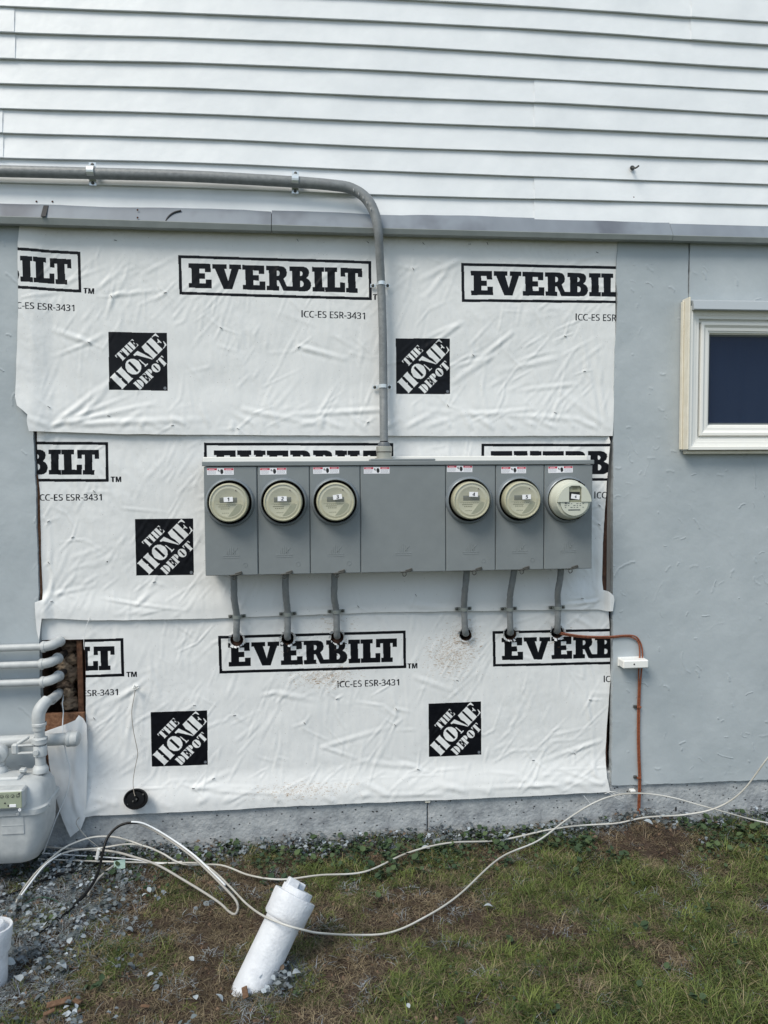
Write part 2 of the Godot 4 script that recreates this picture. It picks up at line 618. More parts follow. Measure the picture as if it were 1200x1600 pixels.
# ---------------------------------------------------------------- house
var house: Node3D
const LINES := {
	"z": [Vector2(-1.0676, 3.2145), Vector2(-0.3952, 3.2201), Vector2(0.3105, 3.2283), Vector2(1.052, 3.2273), Vector2(1.8326, 3.2178)],
	"a": [Vector2(-1.0702, 3.1281), Vector2(-0.3967, 3.1373), Vector2(0.31, 3.1446), Vector2(1.0526, 3.1439), Vector2(1.8344, 3.1309)],
	"b": [Vector2(-1.073, 3.0369), Vector2(-0.3983, 3.0496), Vector2(0.3095, 3.056), Vector2(1.0533, 3.0494), Vector2(1.8363, 3.0401)],
	"c": [Vector2(-1.0758, 2.9455), Vector2(-0.4, 2.9606), Vector2(0.3089, 2.9647), Vector2(1.054, 2.9594), Vector2(1.8382, 2.9539)],
	"d": [Vector2(-1.0784, 2.8582), Vector2(-0.4017, 2.8701), Vector2(0.3084, 2.8697), Vector2(1.0546, 2.8704), Vector2(1.8402, 2.86)],
	"e": [Vector2(-1.0811, 2.7707), Vector2(-0.4034, 2.7782), Vector2(0.3078, 2.7766), Vector2(1.0553, 2.7774), Vector2(1.842, 2.7732)],
	"f": [Vector2(-1.0838, 2.6841), Vector2(-0.405, 2.6895), Vector2(0.3073, 2.6833), Vector2(1.056, 2.6853), Vector2(1.8439, 2.6837)],
	"g": [Vector2(-1.0865, 2.596), Vector2(-0.4067, 2.6016), Vector2(0.3067, 2.5944), Vector2(1.0567, 2.5917), Vector2(1.8458, 2.5914)],
	"h": [Vector2(-1.0891, 2.5088), Vector2(-0.4083, 2.5111), Vector2(0.3062, 2.5052), Vector2(1.0573, 2.5076), Vector2(1.8476, 2.5101)],
	"i": [Vector2(-1.0916, 2.4281), Vector2(-0.4099, 2.4262), Vector2(0.3057, 2.4217), Vector2(1.0579, 2.4244), Vector2(1.8494, 2.4247)],
}
const WEST := -3.4
const EAST := 5.0

func line_y(k: int, x: float) -> float:
	# courses counted from the lowest (0) upwards; above the ninth they run level
	var order := ["i", "h", "g", "f", "e", "d", "c", "b", "a", "z"]
	var extra := 0.0
	if k > 9:
		extra = (k - 9) * 0.1012
		k = 9
	var xs := []
	var ys := []
	for p in LINES[order[k]]:
		xs.append(p.x); ys.append(p.y)
	return curve_at(xs, ys, x) + extra

func siding_panel(k: int, x0: float, x1: float, proud: float) -> void:
	var st := new_st()
	var n := int(ceil((x1 - x0) / 0.06))
	for c in 2:
		var rows := []
		for i in n + 1:
			var x := x0 + (x1 - x0) * i / n
			var yb := line_y(k + c, x)
			var yt := line_y(k + c + 1, x)
			var w := 0.0016 * n1.get_noise_2d(x * 1.7, (k + c) * 3.1) + 0.0007 * n2.get_noise_2d(x * 6.0, (k + c) * 2.3) + proud
			rows.append([Vector3(x, yb + 0.0035, 0.003), Vector3(x, yb, 0.0188 + w), Vector3(x, yb + 0.0018, 0.0200 + w),
				Vector3(x, lerpf(yb, yt, 0.5), 0.0136 + w * 1.5), Vector3(x, yt + 0.012, 0.0065 + w)])
		for i in n:
			var a: Array = rows[i]
			var b: Array = rows[i + 1]
			st.set_smooth_group(-1)
			quad(st, a[0], b[0], b[1], a[1])
			for j in range(1, 4):
				st.set_smooth_group(10 * c + (1 if j == 1 else 2))
				quad(st, a[j], b[j], b[j + 1], a[j + 1])
			if i == 0 or i == n - 1:
				st.set_smooth_group(-1)
				var e: Array = a if i == 0 else b
				quad(st, e[0], e[1], e[2], e[3])
	obj("siding_panel", st, M.vinyl, house)

func ragged(pts: Array, step: float, amount: float, key: float) -> Array:
	var out := []
	for i in pts.size() - 1:
		var a: Vector2 = pts[i]
		var b: Vector2 = pts[i + 1]
		var n := maxi(int(a.distance_to(b) / step), 1)
		var nor := (b - a).orthogonal().normalized()
		for k in n:
			var p := a.lerp(b, float(k) / n)
			var j := n2.get_noise_2d(p.x * 9.0 + key, p.y * 9.0) + 0.6 * n1.get_noise_2d(p.x * 40.0, p.y * 40.0 + key)
			out.append(p + nor * amount * j)
	out.append(pts[pts.size() - 1])
	return out

func make_house() -> void:
	house = thing("house", "house wall with white vinyl siding above grey painted render and concrete footing", "house")
	# siding: panels of two courses each, lapped where the photograph shows the joints
	var joints := {0: 0.9167, 2: -1.0751, 4: 0.915, 6: -1.0234, 8: 1.5418, 10: 0.4, 12: -0.7, 14: 1.1, 16: 0.1, 18: 0.8, 20: -0.4, 22: 0.9, 24: 0.2, 26: 1.3}
	for k in joints:
		siding_panel(k, WEST, joints[k], 0.0022 if k % 4 else 0.0)
		siding_panel(k, joints[k] - 0.025, EAST, 0.0 if k % 4 else 0.0022)
	# water table: sloped metal drip over a lower edge, in pieces
	var ends := [WEST, -0.1177, 1.4371, EAST]
	for i in 3:
		var x0: float = ends[i] + (0.0012 if i else 0.0)
		var x1: float = ends[i + 1] - 0.0012
		var up := new_st()
		var low := new_st()
		var n := int(ceil((x1 - x0) / 0.1))
		var rows := []
		for j in n + 1:
			var x := x0 + (x1 - x0) * j / n
			var yt := line_y(0, x)
			var ym := curve_at([-1.0818, 0.3024, 1.8317], [2.3778, 2.3694, 2.3714], x)
			var yl := curve_at([-1.0844, 0.3028, 1.8352], [2.3556, 2.352, 2.3542], x)
			var w := 0.0015 * n2.get_noise_2d(x * 2.0, i * 5.0) + (0.002 if i == 1 else 0.0)
			rows.append([Vector3(x, yt + 0.02, 0.012 + w), Vector3(x, ym + 0.002, 0.052 + w), Vector3(x, ym, 0.0525 + w), Vector3(x, yl, 0.046 + w), Vector3(x, yl + 0.003, 0.002)])
		for j in n:
			var a: Array = rows[j]
			var b: Array = rows[j + 1]
			up.set_smooth_group(-1); low.set_smooth_group(-1)
			quad(up, a[1], b[1], b[0], a[0])
			quad(low, a[2], b[2], b[1], a[1])
			quad(low, a[3], b[3], b[2], a[2])
			quad(low, a[4], b[4], b[3], a[3])
			for e in ([a] if j == 0 else []) + ([b] if j == n - 1 else []):
				tri(low, e[4], e[3], e[2]); tri(low, e[4], e[2], e[1]); tri(low, e[4], e[1], e[0])
		var o := obj("drip_trim", up, M.trim, house)
		obj("trim_edge", low, M.trim_low, o)
	var cs := new_st()
	tube(cs, smooth_path([Vector3(-0.5009, 2.3762, 0.049), Vector3(-0.4903, 2.3972, 0.042), Vector3(-0.4728, 2.4141, 0.034), Vector3(-0.4479, 2.423, 0.03)], 5), 0.0035, 6)
	obj("rubber_strip", cs, M.caulk, house)
	var cs2 := new_st()
	box(cs2, (Vector3(-0.9329, 2.4242, 0.028) + Vector3(-0.9266, 2.385, 0.051)) * 0.5 + Vector3(0, 0, 0.001), Vector3(0.018, 0.062, 0.003), 0.001, Basis(Vector3.RIGHT, -0.60))
	obj("joint_seal", cs2, M.caulk, house)
	# painted render, a slab each side of the wrapped stretch
	var top := 2.50
	var right_edge := ragged([Vector2(1.2374, 2.3671), Vector2(1.231, 2.2274), Vector2(1.2375, 2.1024), Vector2(1.2264, 1.9009), Vector2(1.2257, 1.5709), Vector2(1.2272, 1.2887), Vector2(1.2294, 0.9255), Vector2(1.2323, 0.7685), Vector2(1.2317, 0.5579), Vector2(1.2322, 0.3724), Vector2(1.2315, 0.167)], 0.012, 0.0022, 3.0)
	var low_edge := ragged([Vector2(1.2315, 0.167), Vector2(1.3529, 0.164), Vector2(1.6012, 0.1617), Vector2(1.91, 0.1596), Vector2(EAST, 0.1596)], 0.015, 0.003, 9.0)
	var wx0 := 1.5409
	var wx1 := wx0 + 1.02
	var wy0 := 1.5443
	var wy1 := 2.1072
	var e_left := right_edge.duplicate()
	var st := new_st()
	wx0 -= 0.0
	var pl := [Vector2(right_edge[0].x, top)] + right_edge + low_edge.slice(1)
	pl += [Vector2(EAST, wy0), Vector2(wx0, wy0)] + ragged([Vector2(wx0, wy1), Vector2(wx0 - 0.012, wy1 + 0.02), Vector2(wx0 - 0.012, top)], 0.01, 0.002, 31.0)
	plate(st, piece(pl), -0.03, 0.0)
	plate(st, piece([Vector2(wx1, wy0), Vector2(EAST, wy0), Vector2(EAST, top), Vector2(wx1, top)]), -0.03, 0.0)
	obj("render_slab", st, M.render, house)
	st = new_st()
	var lintel := [Vector2(EAST, top)] + ragged([Vector2(wx0 - 0.0085, top), Vector2(wx0 - 0.0085, wy1 - 0.02)], 0.01, 0.0022, 31.0) + [Vector2(wx1 + 0.02, wy1), Vector2(EAST, wy1)]
	plate(st, piece(lintel), -0.028, 0.005)
	obj("render_slab", st, M.render, house)
	st = new_st()
	var left_edge := ragged([Vector2(-0.9873, 2.4159), Vector2(-1.0026, 1.8818), Vector2(-1.0061, 1.5991), Vector2(-1.0028, 1.4329), Vector2(-1.0045, 1.1696), Vector2(-1.0042, 0.9766), Vector2(-1.006, 0.8309), Vector2(-1.0089, 0.6846), Vector2(-1.0054, 0.5619), Vector2(-0.9986, 0.389), Vector2(-0.979, 0.2492)], 0.012, 0.0022, 14.0)
	plate(st, piece([Vector2(WEST, top)] + [Vector2(left_edge[0].x, top)] + left_edge + [Vector2(WEST, left_edge[left_edge.size() - 1].y)]), -0.03, 0.0)
	obj("render_slab", st, M.render, house)
	# wall boards behind the wrap, with the real openings in them
	var x0 := -1.0337
	var x1 := 1.2261
	var outer := piece([Vector2(x0, 0.18), Vector2(x1 - 0.004, 0.18), Vector2(x1, 1.0), Vector2(x1 + 0.02, top), Vector2(x0, top)])
	var holes := []
	for h in HOLES: holes.append(circle(h, 0.026, 12))
	holes.append(piece(CAVITY))
	put("sheathing", sheet_mesh(outer, holes, 0.12, func(_x, _y): return -0.03), M.sheathing, house)
	for h in HOLES:
		st = new_st()
		lathe(st, [[0.026, -0.05], [0.026, 0.0]], Vector3(h.x, h.y, -0.03), Vector3.BACK, 14)
		obj("bored_hole", st, M.dark_wood, house)
	st = new_st()
	box(st, Vector3(1.2206, (1.5709 + 0.939) * 0.5, -0.027), Vector3(0.016, 1.5709 - 0.939, 0.004), 0.001)
	obj("batten", st, M.post_grey, house)
	st = new_st()
	box(st, Vector3(-0.9973, (1.4518 + 0.9765) * 0.5, -0.021), Vector3(0.034, 1.4518 - 0.9765, 0.010), 0.001, Basis(Vector3.BACK, 0.010))
	obj("batten", st, M.bare_wood, house)
	# concrete footing in two pours
	var jx := 0.4716
	st = new_st()
	for s in [[WEST, jx - 0.0018], [jx + 0.0018, EAST]]:
		box(st, Vector3((s[0] + s[1]) * 0.5, -0.10, -0.137), Vector3(s[1] - s[0], 0.64, 0.25), 0.004)
	obj("footing", st, M.concrete, house)
	st = new_st()
	box(st, Vector3(0.4701, 0.1364, -0.006), Vector3(0.022, 0.012, 0.012), 0.002)
	obj("form_tie", st, M.frame_cream, house)
	st = new_st()
	rng.seed = 91
	for i in 260:
		var p := Vector3(rng.randf_range(-0.95, 2.1), rng.randf_range(0.012, 0.17), -0.0118)
		var r := rng.randf_range(0.0012, 0.0038)
		var pts := []
		for k in 7:
			var a := TAU * k / 7
			pts.append(p + Vector3(cos(a) * r * rng.randf_range(0.7, 1.6), sin(a) * r * rng.randf_range(0.6, 1.1), 0.0004))
		face(st, pts, p - Vector3(0, 0, 1))
	for q in [Vector3(1.5141, 0.0486, -0.0112)]:
		var pts := []
		for k in 8: pts.append(q + Vector3(cos(TAU * k / 8) * 0.005, sin(TAU * k / 8) * 0.011, 0))
		face(st, pts, q - Vector3(0, 0, 1))
	var pits := obj("air_pits", st, M.pit, house)
	pits.set_meta("kind", "stuff")
	# the rest of the building, so that the wall closes a room
	st = new_st()
	box(st, Vector3((WEST + EAST) * 0.5, 2.7, -6.0), Vector3(EAST - WEST, 6.0, 0.2))
	box(st, Vector3(WEST + 0.1, 2.7, -3.02), Vector3(0.2, 6.0, 5.76))
	box(st, Vector3(EAST - 0.1, 2.7, -3.02), Vector3(0.2, 6.0, 5.76))
	box(st, Vector3((WEST + EAST) * 0.5, 0.26, -3.08), Vector3(EAST - WEST - 0.42, 0.12, 5.6))
	box(st, Vector3((WEST + EAST) * 0.5, 5.40, -2.9), Vector3(EAST - WEST + 0.4, 0.2, 6.4))
	box(st, Vector3((WEST + EAST) * 0.5, 3.92, -0.06), Vector3(EAST - WEST - 0.42, 2.8, 0.10))
	obj("wall_shell", st, M.inner, house)
	# marks and bits on the siding
	st = new_st()
	tube(st, smooth_path([Vector3(1.2843, 2.6399, 0.012), Vector3(1.2791, 2.6318, 0.036), Vector3(1.2834, 2.6253, 0.05), Vector3(1.2953, 2.6335, 0.052)], 4), 0.0035, 7)
	lathe(st, [[0.0, 0.002], [0.009, 0.002], [0.010, 0.0]], Vector3(1.2826, 2.636, 0.022), Vector3.BACK, 12)
	obj("bent_nail", st, M.dull_steel, house)
	for q in [Vector3(-0.9644, 2.4446, 0.019), Vector3(-0.9083, 2.4462, 0.019), Vector3(-0.6034, 2.4194, 0.035), Vector3(-0.6005, 2.3864, 0.052), Vector3(1.2908, 2.5248, 0.018)]:
		st = new_st()
		lathe(st, [[0.0, 0.0022], [0.0028, 0.0018], [0.0036, 0.0]], q, Vector3.BACK, 10)
		obj("screw_head", st, M.rust, house)

func circle(c: Vector2, r: float, n: int) -> PackedVector2Array:
	var p := PackedVector2Array()
	for i in n: p.append(c + Vector2(cos(TAU * i / n), sin(TAU * i / n)) * r)
	return p

const HOLES := [Vector2(-0.2742, 0.8079), Vector2(-0.0784, 0.8075), Vector2(0.1149, 0.8072), Vector2(0.6281, 0.8034), Vector2(0.8095, 0.8023), Vector2(1.0038, 0.8036)]
const CAVITY := [Vector2(-1.0149, 0.8222), Vector2(-0.8502, 0.8176), Vector2(-0.8501, 0.5418), Vector2(-1.0227, 0.5457)]

# rings of a mitred rectangular frame: profile is [inset, z] from the outside in
func frame_rings(st: SurfaceTool, x0: float, x1: float, y0: float, y1: float, prof: Array) -> void:
	st.set_smooth_group(-1)
	for i in prof.size() - 1:
		var a: float = prof[i][0]; var za: float = prof[i][1]
		var b: float = prof[i + 1][0]; var zb: float = prof[i + 1][1]
		var o := [Vector3(x0 + a, y0 + a, za), Vector3(x1 - a, y0 + a, za), Vector3(x1 - a, y1 - a, za), Vector3(x0 + a, y1 - a, za)]
		var q := [Vector3(x0 + b, y0 + b, zb), Vector3(x1 - b, y0 + b, zb), Vector3(x1 - b, y1 - b, zb), Vector3(x0 + b, y1 - b, zb)]
		for k in 4:
			var j := (k + 1) % 4
			quad(st, o[k], o[j], q[j], q[k])

func make_window() -> void:
	var w := Node3D.new()
	w.name = "window"
	house.add_child(w)
	var x0 := 1.5098
	var x1 := x0 + 1.06
	var y0 := 1.5341
	var y1 := 2.1011
	var st := new_st()
	var k := 0.0024
	frame_rings(st, x0, x1, y0, y1, [[0, -0.03], [0, 0.052], [0.002, 0.055], [5.5 * k, 0.055], [6 * k, 0.053], [6.2 * k, 0.046], [9.5 * k, 0.045], [9.7 * k, 0.042], [14 * k, 0.041], [14.2 * k, 0.038], [19.5 * k, 0.037], [20 * k, 0.022], [24 * k, 0.020]])
	obj("casing", st, M.frame, w)
	st = new_st()
	frame_rings(st, x0, x1, y0, y1, [[24.2 * k, 0.0], [24.2 * k, 0.034], [24.8 * k, 0.036], [29 * k, 0.036], [33 * k, 0.028], [38 * k, 0.027], [38.5 * k, 0.023], [41 * k, 0.022], [41.3 * k, 0.012], [43 * k, 0.011], [43 * k, -0.02]])
	obj("sash", st, M.frame, w)
	st = new_st()
	frame_rings(st, x0, x1, y0, y1, [[43.1 * k, 0.009], [46 * k, 0.006], [46 * k, -0.012]])
	obj("glazing_spacer", st, M.spacer, w)
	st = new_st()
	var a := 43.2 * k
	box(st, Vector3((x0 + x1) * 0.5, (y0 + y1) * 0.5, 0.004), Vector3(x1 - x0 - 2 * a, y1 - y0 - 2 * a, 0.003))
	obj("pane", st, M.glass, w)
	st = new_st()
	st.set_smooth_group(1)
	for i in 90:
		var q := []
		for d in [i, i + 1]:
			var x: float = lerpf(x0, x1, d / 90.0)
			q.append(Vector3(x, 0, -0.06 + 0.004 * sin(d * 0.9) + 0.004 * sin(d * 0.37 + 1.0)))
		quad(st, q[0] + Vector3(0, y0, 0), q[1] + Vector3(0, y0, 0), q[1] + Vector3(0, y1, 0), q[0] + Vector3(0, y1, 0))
	obj("reflection_backing", st, M.painted_reflection, w)  # added sheet behind the pane; its colour imitates a sky reflection
	# sheet-metal head over the window and channel at its side
	st = new_st()
	var hy0 := 2.0825
	var hy1 := 2.136
	var hx := 1.5174
	st.set_smooth_group(-1)
	var pr := [Vector2(hy1, 0.006), Vector2(hy1 - 0.018, 0.066), Vector2(hy0 + 0.003, 0.075), Vector2(hy0, 0.073), Vector2(hy0 + 0.004, 0.02)]
	for i in pr.size() - 1:
		quad(st, Vector3(hx, pr[i + 1].x, pr[i + 1].y), Vector3(x1 + 0.03, pr[i + 1].x, pr[i + 1].y), Vector3(x1 + 0.03, pr[i].x, pr[i].y), Vector3(hx, pr[i].x, pr[i].y))
	for e in [hx, x1 + 0.03]:
		face(st, [Vector3(e, pr[0].x, pr[0].y), Vector3(e, pr[1].x, pr[1].y), Vector3(e, pr[2].x, pr[2].y), Vector3(e, pr[3].x, pr[3].y), Vector3(e, pr[4].x, pr[4].y)], Vector3(2.2, pr[2].x, 0.04))
	obj("head_flashing", st, M.flashing, w)
	st = new_st()
	var cy0 := 1.5367
	var cy1 := 2.1333
	box(st, Vector3(x0 - 0.004, (cy0 + cy1) * 0.5, 0.034), Vector3(0.007, cy1 - cy0, 0.058), 0.0015)
	box(st, Vector3(x0 - 0.0105, (cy0 + cy1) * 0.5 - 0.004, 0.015), Vector3(0.005, cy1 - cy0 - 0.01, 0.020), 0.0015)
	obj("side_channel", st, M.frame_cream, w)
	st = new_st()
	box(st, Vector3((x0 + x1) * 0.5, y0 - 0.008, 0.018), Vector3(x1 - x0 - 0.01, 0.013, 0.032), 0.002)
	obj("sill", st, M.frame_cream, w)

func make_cavity() -> void:
	# the hole cut in the boards where the gas pipes go in
	var c0 := Vector3(-1.0227, 0.5457, -0.03)
	var c1 := Vector3(-0.8431, 0.8174, -0.03)
	var mid := (c0 + c1) * 0.5
	var wdt := c1.x - c0.x
	var hgt := c1.y - c0.y
	var st := new_st()
	box(st, Vector3(mid.x, mid.y, -0.19), Vector3(wdt + 0.1, hgt + 0.1, 0.012))
	obj("back_board", st, M.dark_wood, house)
	st = new_st()
	box(st, Vector3(-0.8708, mid.y - 0.02, -0.085), Vector3(0.022, hgt + 0.16, 0.10), 0.002)
	obj("stud", st, M.old_wood, house)
	st = new_st()
	box(st, Vector3(c0.x - 0.012, mid.y, -0.11), Vector3(0.03, hgt + 0.08, 0.15), 0.002)
	obj("stud", st, M.dark_wood, house)
	st = new_st()
	box(st, Vector3(mid.x, c1.y + 0.02, -0.11), Vector3(wdt, 0.03, 0.15), 0.002)
	obj("blocking", st, M.dark_wood, house)
	st = new_st()
	var py1 := 0.5454
	var py0 := 0.2288
	box(st, Vector3(-0.9349, (py0 + py1) * 0.5, -0.016), Vector3(-0.852 - -1.0172, py1 - py0, 0.016), 0.002)
	obj("plank", st, M.bare_wood, house)
	# rough lumps of old insulation at the back
	rng.seed = 5
	for i in 7:
		st = new_st()
		var p := Vector3(-0.9319, 0.7779, -0.095) + Vector3(rng.randf_range(-0.02, 0.025), -i * 0.036 + rng.randf_range(-0.01, 0.01), rng.randf_range(-0.02, 0.01))
		st.set_smooth_group(0)
		var col := Color(0.34, 0.25, 0.17).lerp(Color(0.20, 0.14, 0.10), rng.randf())
		var rr := Vector3(rng.randf_range(0.024, 0.036), rng.randf_range(0.022, 0.032), 0.03)
		for a in 18:
			for b in 12:
				var q := []
				for d in [[0, 0], [0, 1], [1, 1], [1, 0]]:
					var t: float = TAU * (a + d[0]) / 18.0
					var f: float = PI * (b + d[1]) / 12.0
					var e := Vector3(sin(f) * cos(t), cos(f), sin(f) * sin(t))
					q.append(p + e * rr * (1.0 + 0.5 * n2.get_noise_3d(e.x * 1.6 + i * 3.0, e.y * 1.6, e.z * 1.6) + 0.45 * n1.get_noise_3d(e.x * 5.0 + i, e.y * 5.0, e.z * 5.0)))
				st.set_color(col * clampf(0.9 + 0.9 * n3.get_noise_3d(q[0].x * 90.0, q[0].y * 90.0, q[0].z * 90.0), 0.35, 1.3))
				quad(st, q[0], q[3], q[2], q[1])
		obj("insulation", st, M.insul, house)

# ---------------------------------------------------------------- sheets cut to an outline
# a sheet over "outer" minus "holes" (outlines in x, y), height above the wall from zf(x, y)
func sheet_mesh(outer: PackedVector2Array, holes: Array, cell: float, zf: Callable, uv0 := Vector2.ZERO, uvs := Vector2.ONE) -> ArrayMesh:
	var lo := outer[0]
	var hi := outer[0]
	for p in outer:
		lo = lo.min(p); hi = hi.max(p)
	var nx := int(ceil((hi.x - lo.x) / cell)) + 1
	var ny := int(ceil((hi.y - lo.y) / cell)) + 1
	var zz := PackedFloat32Array()
	zz.resize((nx + 1) * (ny + 1))
	for j in ny + 1:
		for i in nx + 1:
			zz[j * (nx + 1) + i] = zf.call(lo.x + i * cell, lo.y + j * cell)
	# cells that an outline runs through
	var edge := PackedByteArray()
	edge.resize(nx * ny)
	for poly in [outer] + holes:
		for k in poly.size():
			var a: Vector2 = poly[k]
			var b: Vector2 = poly[(k + 1) % poly.size()]
			var n := int(a.distance_to(b) / (cell * 0.2)) + 2
			for s in n + 1:
				var q := (a.lerp(b, float(s) / n) - lo) / cell
				for d in [Vector2(0.01, 0.01), Vector2(-0.01, -0.01), Vector2(0.01, -0.01), Vector2(-0.01, 0.01)]:
					var ci := int(floor(q.x + d.x))
					var cj := int(floor(q.y + d.y))
					if ci >= 0 and cj >= 0 and ci < nx and cj < ny: edge[cj * nx + ci] = 1
	var vs := PackedVector3Array()
	var ns := PackedVector3Array()
	var us := PackedVector2Array()
	var ix := PackedInt32Array()
	var at := PackedInt32Array()
	at.resize((nx + 1) * (ny + 1))
	at.fill(-1)
	for j in ny:
		for i in nx:
			var c0 := lo + Vector2(i, j) * cell
			if edge[j * nx + i] == 0:
				var m := c0 + Vector2(cell, cell) * 0.5
				if not Geometry2D.is_point_in_polygon(m, outer): continue
				var out := false
				for h in holes:
					if Geometry2D.is_point_in_polygon(m, h): out = true
				if out: continue
				var q := []
				for d in [[0, 0], [1, 0], [1, 1], [0, 1]]:
					var g: int = (j + d[1]) * (nx + 1) + i + d[0]
					if at[g] < 0:
						at[g] = vs.size()
						var p := lo + Vector2(i + d[0], j + d[1]) * cell
						vs.append(Vector3(p.x, p.y, zz[g]))
						ns.append(sheet_normal(zz, nx, ny, i + d[0], j + d[1], cell))
						us.append(Vector2((p.x - uv0.x) / uvs.x, 1.0 - (p.y - uv0.y) / uvs.y))
					q.append(at[g])
				ix.append_array([q[0], q[2], q[1], q[0], q[3], q[2]])
			else:
				var sq := PackedVector2Array([c0, c0 + Vector2(cell, 0), c0 + Vector2(cell, cell), c0 + Vector2(0, cell)])
				var pieces: Array = Geometry2D.intersect_polygons(sq, outer)
				for h in holes:
					var next := []
					for pc in pieces:
						for r in Geometry2D.clip_polygons(pc, h): next.append(r)
					pieces = next
				for pc in pieces:
					var id := Geometry2D.triangulate_polygon(pc)
					if id.is_empty(): continue
					var first := vs.size()
					for p in pc:
						var f: Vector2 = (p - lo) / cell
						var fi := clampi(int(f.x), 0, nx - 1)
						var fj := clampi(int(f.y), 0, ny - 1)
						var tx: float = f.x - fi
						var ty: float = f.y - fj
						var g := fj * (nx + 1) + fi
						var z := lerpf(lerpf(zz[g], zz[g + 1], tx), lerpf(zz[g + nx + 1], zz[g + nx + 2], tx), ty)
						vs.append(Vector3(p.x, p.y, z))
						ns.append(sheet_normal(zz, nx, ny, fi + roundi(tx), fj + roundi(ty), cell))
						us.append(Vector2((p.x - uv0.x) / uvs.x, 1.0 - (p.y - uv0.y) / uvs.y))
					for t in range(0, id.size(), 3):
						var a: Vector2 = pc[id[t]]
						var b: Vector2 = pc[id[t + 1]]
						var c: Vector2 = pc[id[t + 2]]
						if (b - a).cross(c - a) > 0.0: ix.append_array([first + id[t], first + id[t + 2], first + id[t + 1]])
						else: ix.append_array([first + id[t], first + id[t + 1], first + id[t + 2]])
	var arr := []
	arr.resize(Mesh.ARRAY_MAX)
	arr[Mesh.ARRAY_VERTEX] = vs
	arr[Mesh.ARRAY_NORMAL] = ns
	arr[Mesh.ARRAY_TEX_UV] = us
	arr[Mesh.ARRAY_INDEX] = ix
	var mesh := ArrayMesh.new()
	mesh.add_surface_from_arrays(Mesh.PRIMITIVE_TRIANGLES, arr)
	return mesh

func sheet_normal(zz: PackedFloat32Array, nx: int, ny: int, i: int, j: int, cell: float) -> Vector3:
	var w := nx + 1
	var i0 := maxi(i - 1, 0)
	var i1 := mini(i + 1, nx)
	var j0 := maxi(j - 1, 0)
	var j1 := mini(j + 1, ny)
	return Vector3(-(zz[j * w + i1] - zz[j * w + i0]) / ((i1 - i0) * cell), -(zz[j1 * w + i] - zz[j0 * w + i]) / ((j1 - j0) * cell), 1.0).normalized()

# ---------------------------------------------------------------- lettering of the wrap
const SLAB := {
	"E": [128, [[0, 0, 124, 0, 124, 48, 92, 48, 92, 29, 60, 29, 60, 55, 92, 55, 92, 86, 60, 86, 60, 112, 95, 112, 95, 90, 128, 90, 128, 140, 0, 140, 0, 113, 16, 113, 16, 27, 0, 27]]],
	"V": [162, [[0, 0, 80, 0, 80, 26, 67, 26, 87, 96, 107, 26, 95, 26, 95, 0, 162, 0, 162, 26, 148, 26, 109, 140, 60, 140, 14, 26, 0, 26]]],
	"R": [133, [[0, 0, 84, 0, 102, 5, 114, 17, 118, 36, 114, 56, 98, 72, 116, 114, 133, 114, 133, 140, 96, 140, 70, 82, 60, 82, 60, 114, 72, 114, 72, 140, 0, 140, 0, 114, 15, 114, 15, 26, 0, 26], [60, 26, 70, 27, 76, 33, 77, 42, 74, 52, 66, 57, 60, 57]]],
	"B": [123, [[0, 0, 80, 0, 98, 5, 110, 16, 113, 33, 108, 52, 96, 64, 112, 74, 122, 90, 123, 106, 116, 126, 100, 138, 84, 140, 0, 140, 0, 114, 15, 114, 15, 26, 0, 26], [60, 26, 68, 27, 74, 33, 75, 40, 72, 49, 66, 53, 60, 53], [60, 80, 70, 81, 78, 88, 80, 98, 77, 109, 69, 115, 60, 115]]],
	"I": [70, [[0, 0, 70, 0, 70, 26, 57, 26, 57, 114, 70, 114, 70, 140, 0, 140, 0, 114, 13, 114, 13, 26, 0, 26]]],
	"L": [117, [[0, 0, 72, 0, 72, 26, 58, 26, 58, 112, 88, 112, 88, 84, 117, 84, 117, 140, 0, 140, 0, 114, 14, 114, 14, 26, 0, 26]]],
	"T": [125, [[0, 0, 125, 0, 125, 50, 100, 50, 100, 28, 86, 28, 86, 114, 98, 114, 98, 140, 30, 140, 30, 114, 42, 114, 42, 28, 26, 28, 26, 50, 0, 50]]],
}
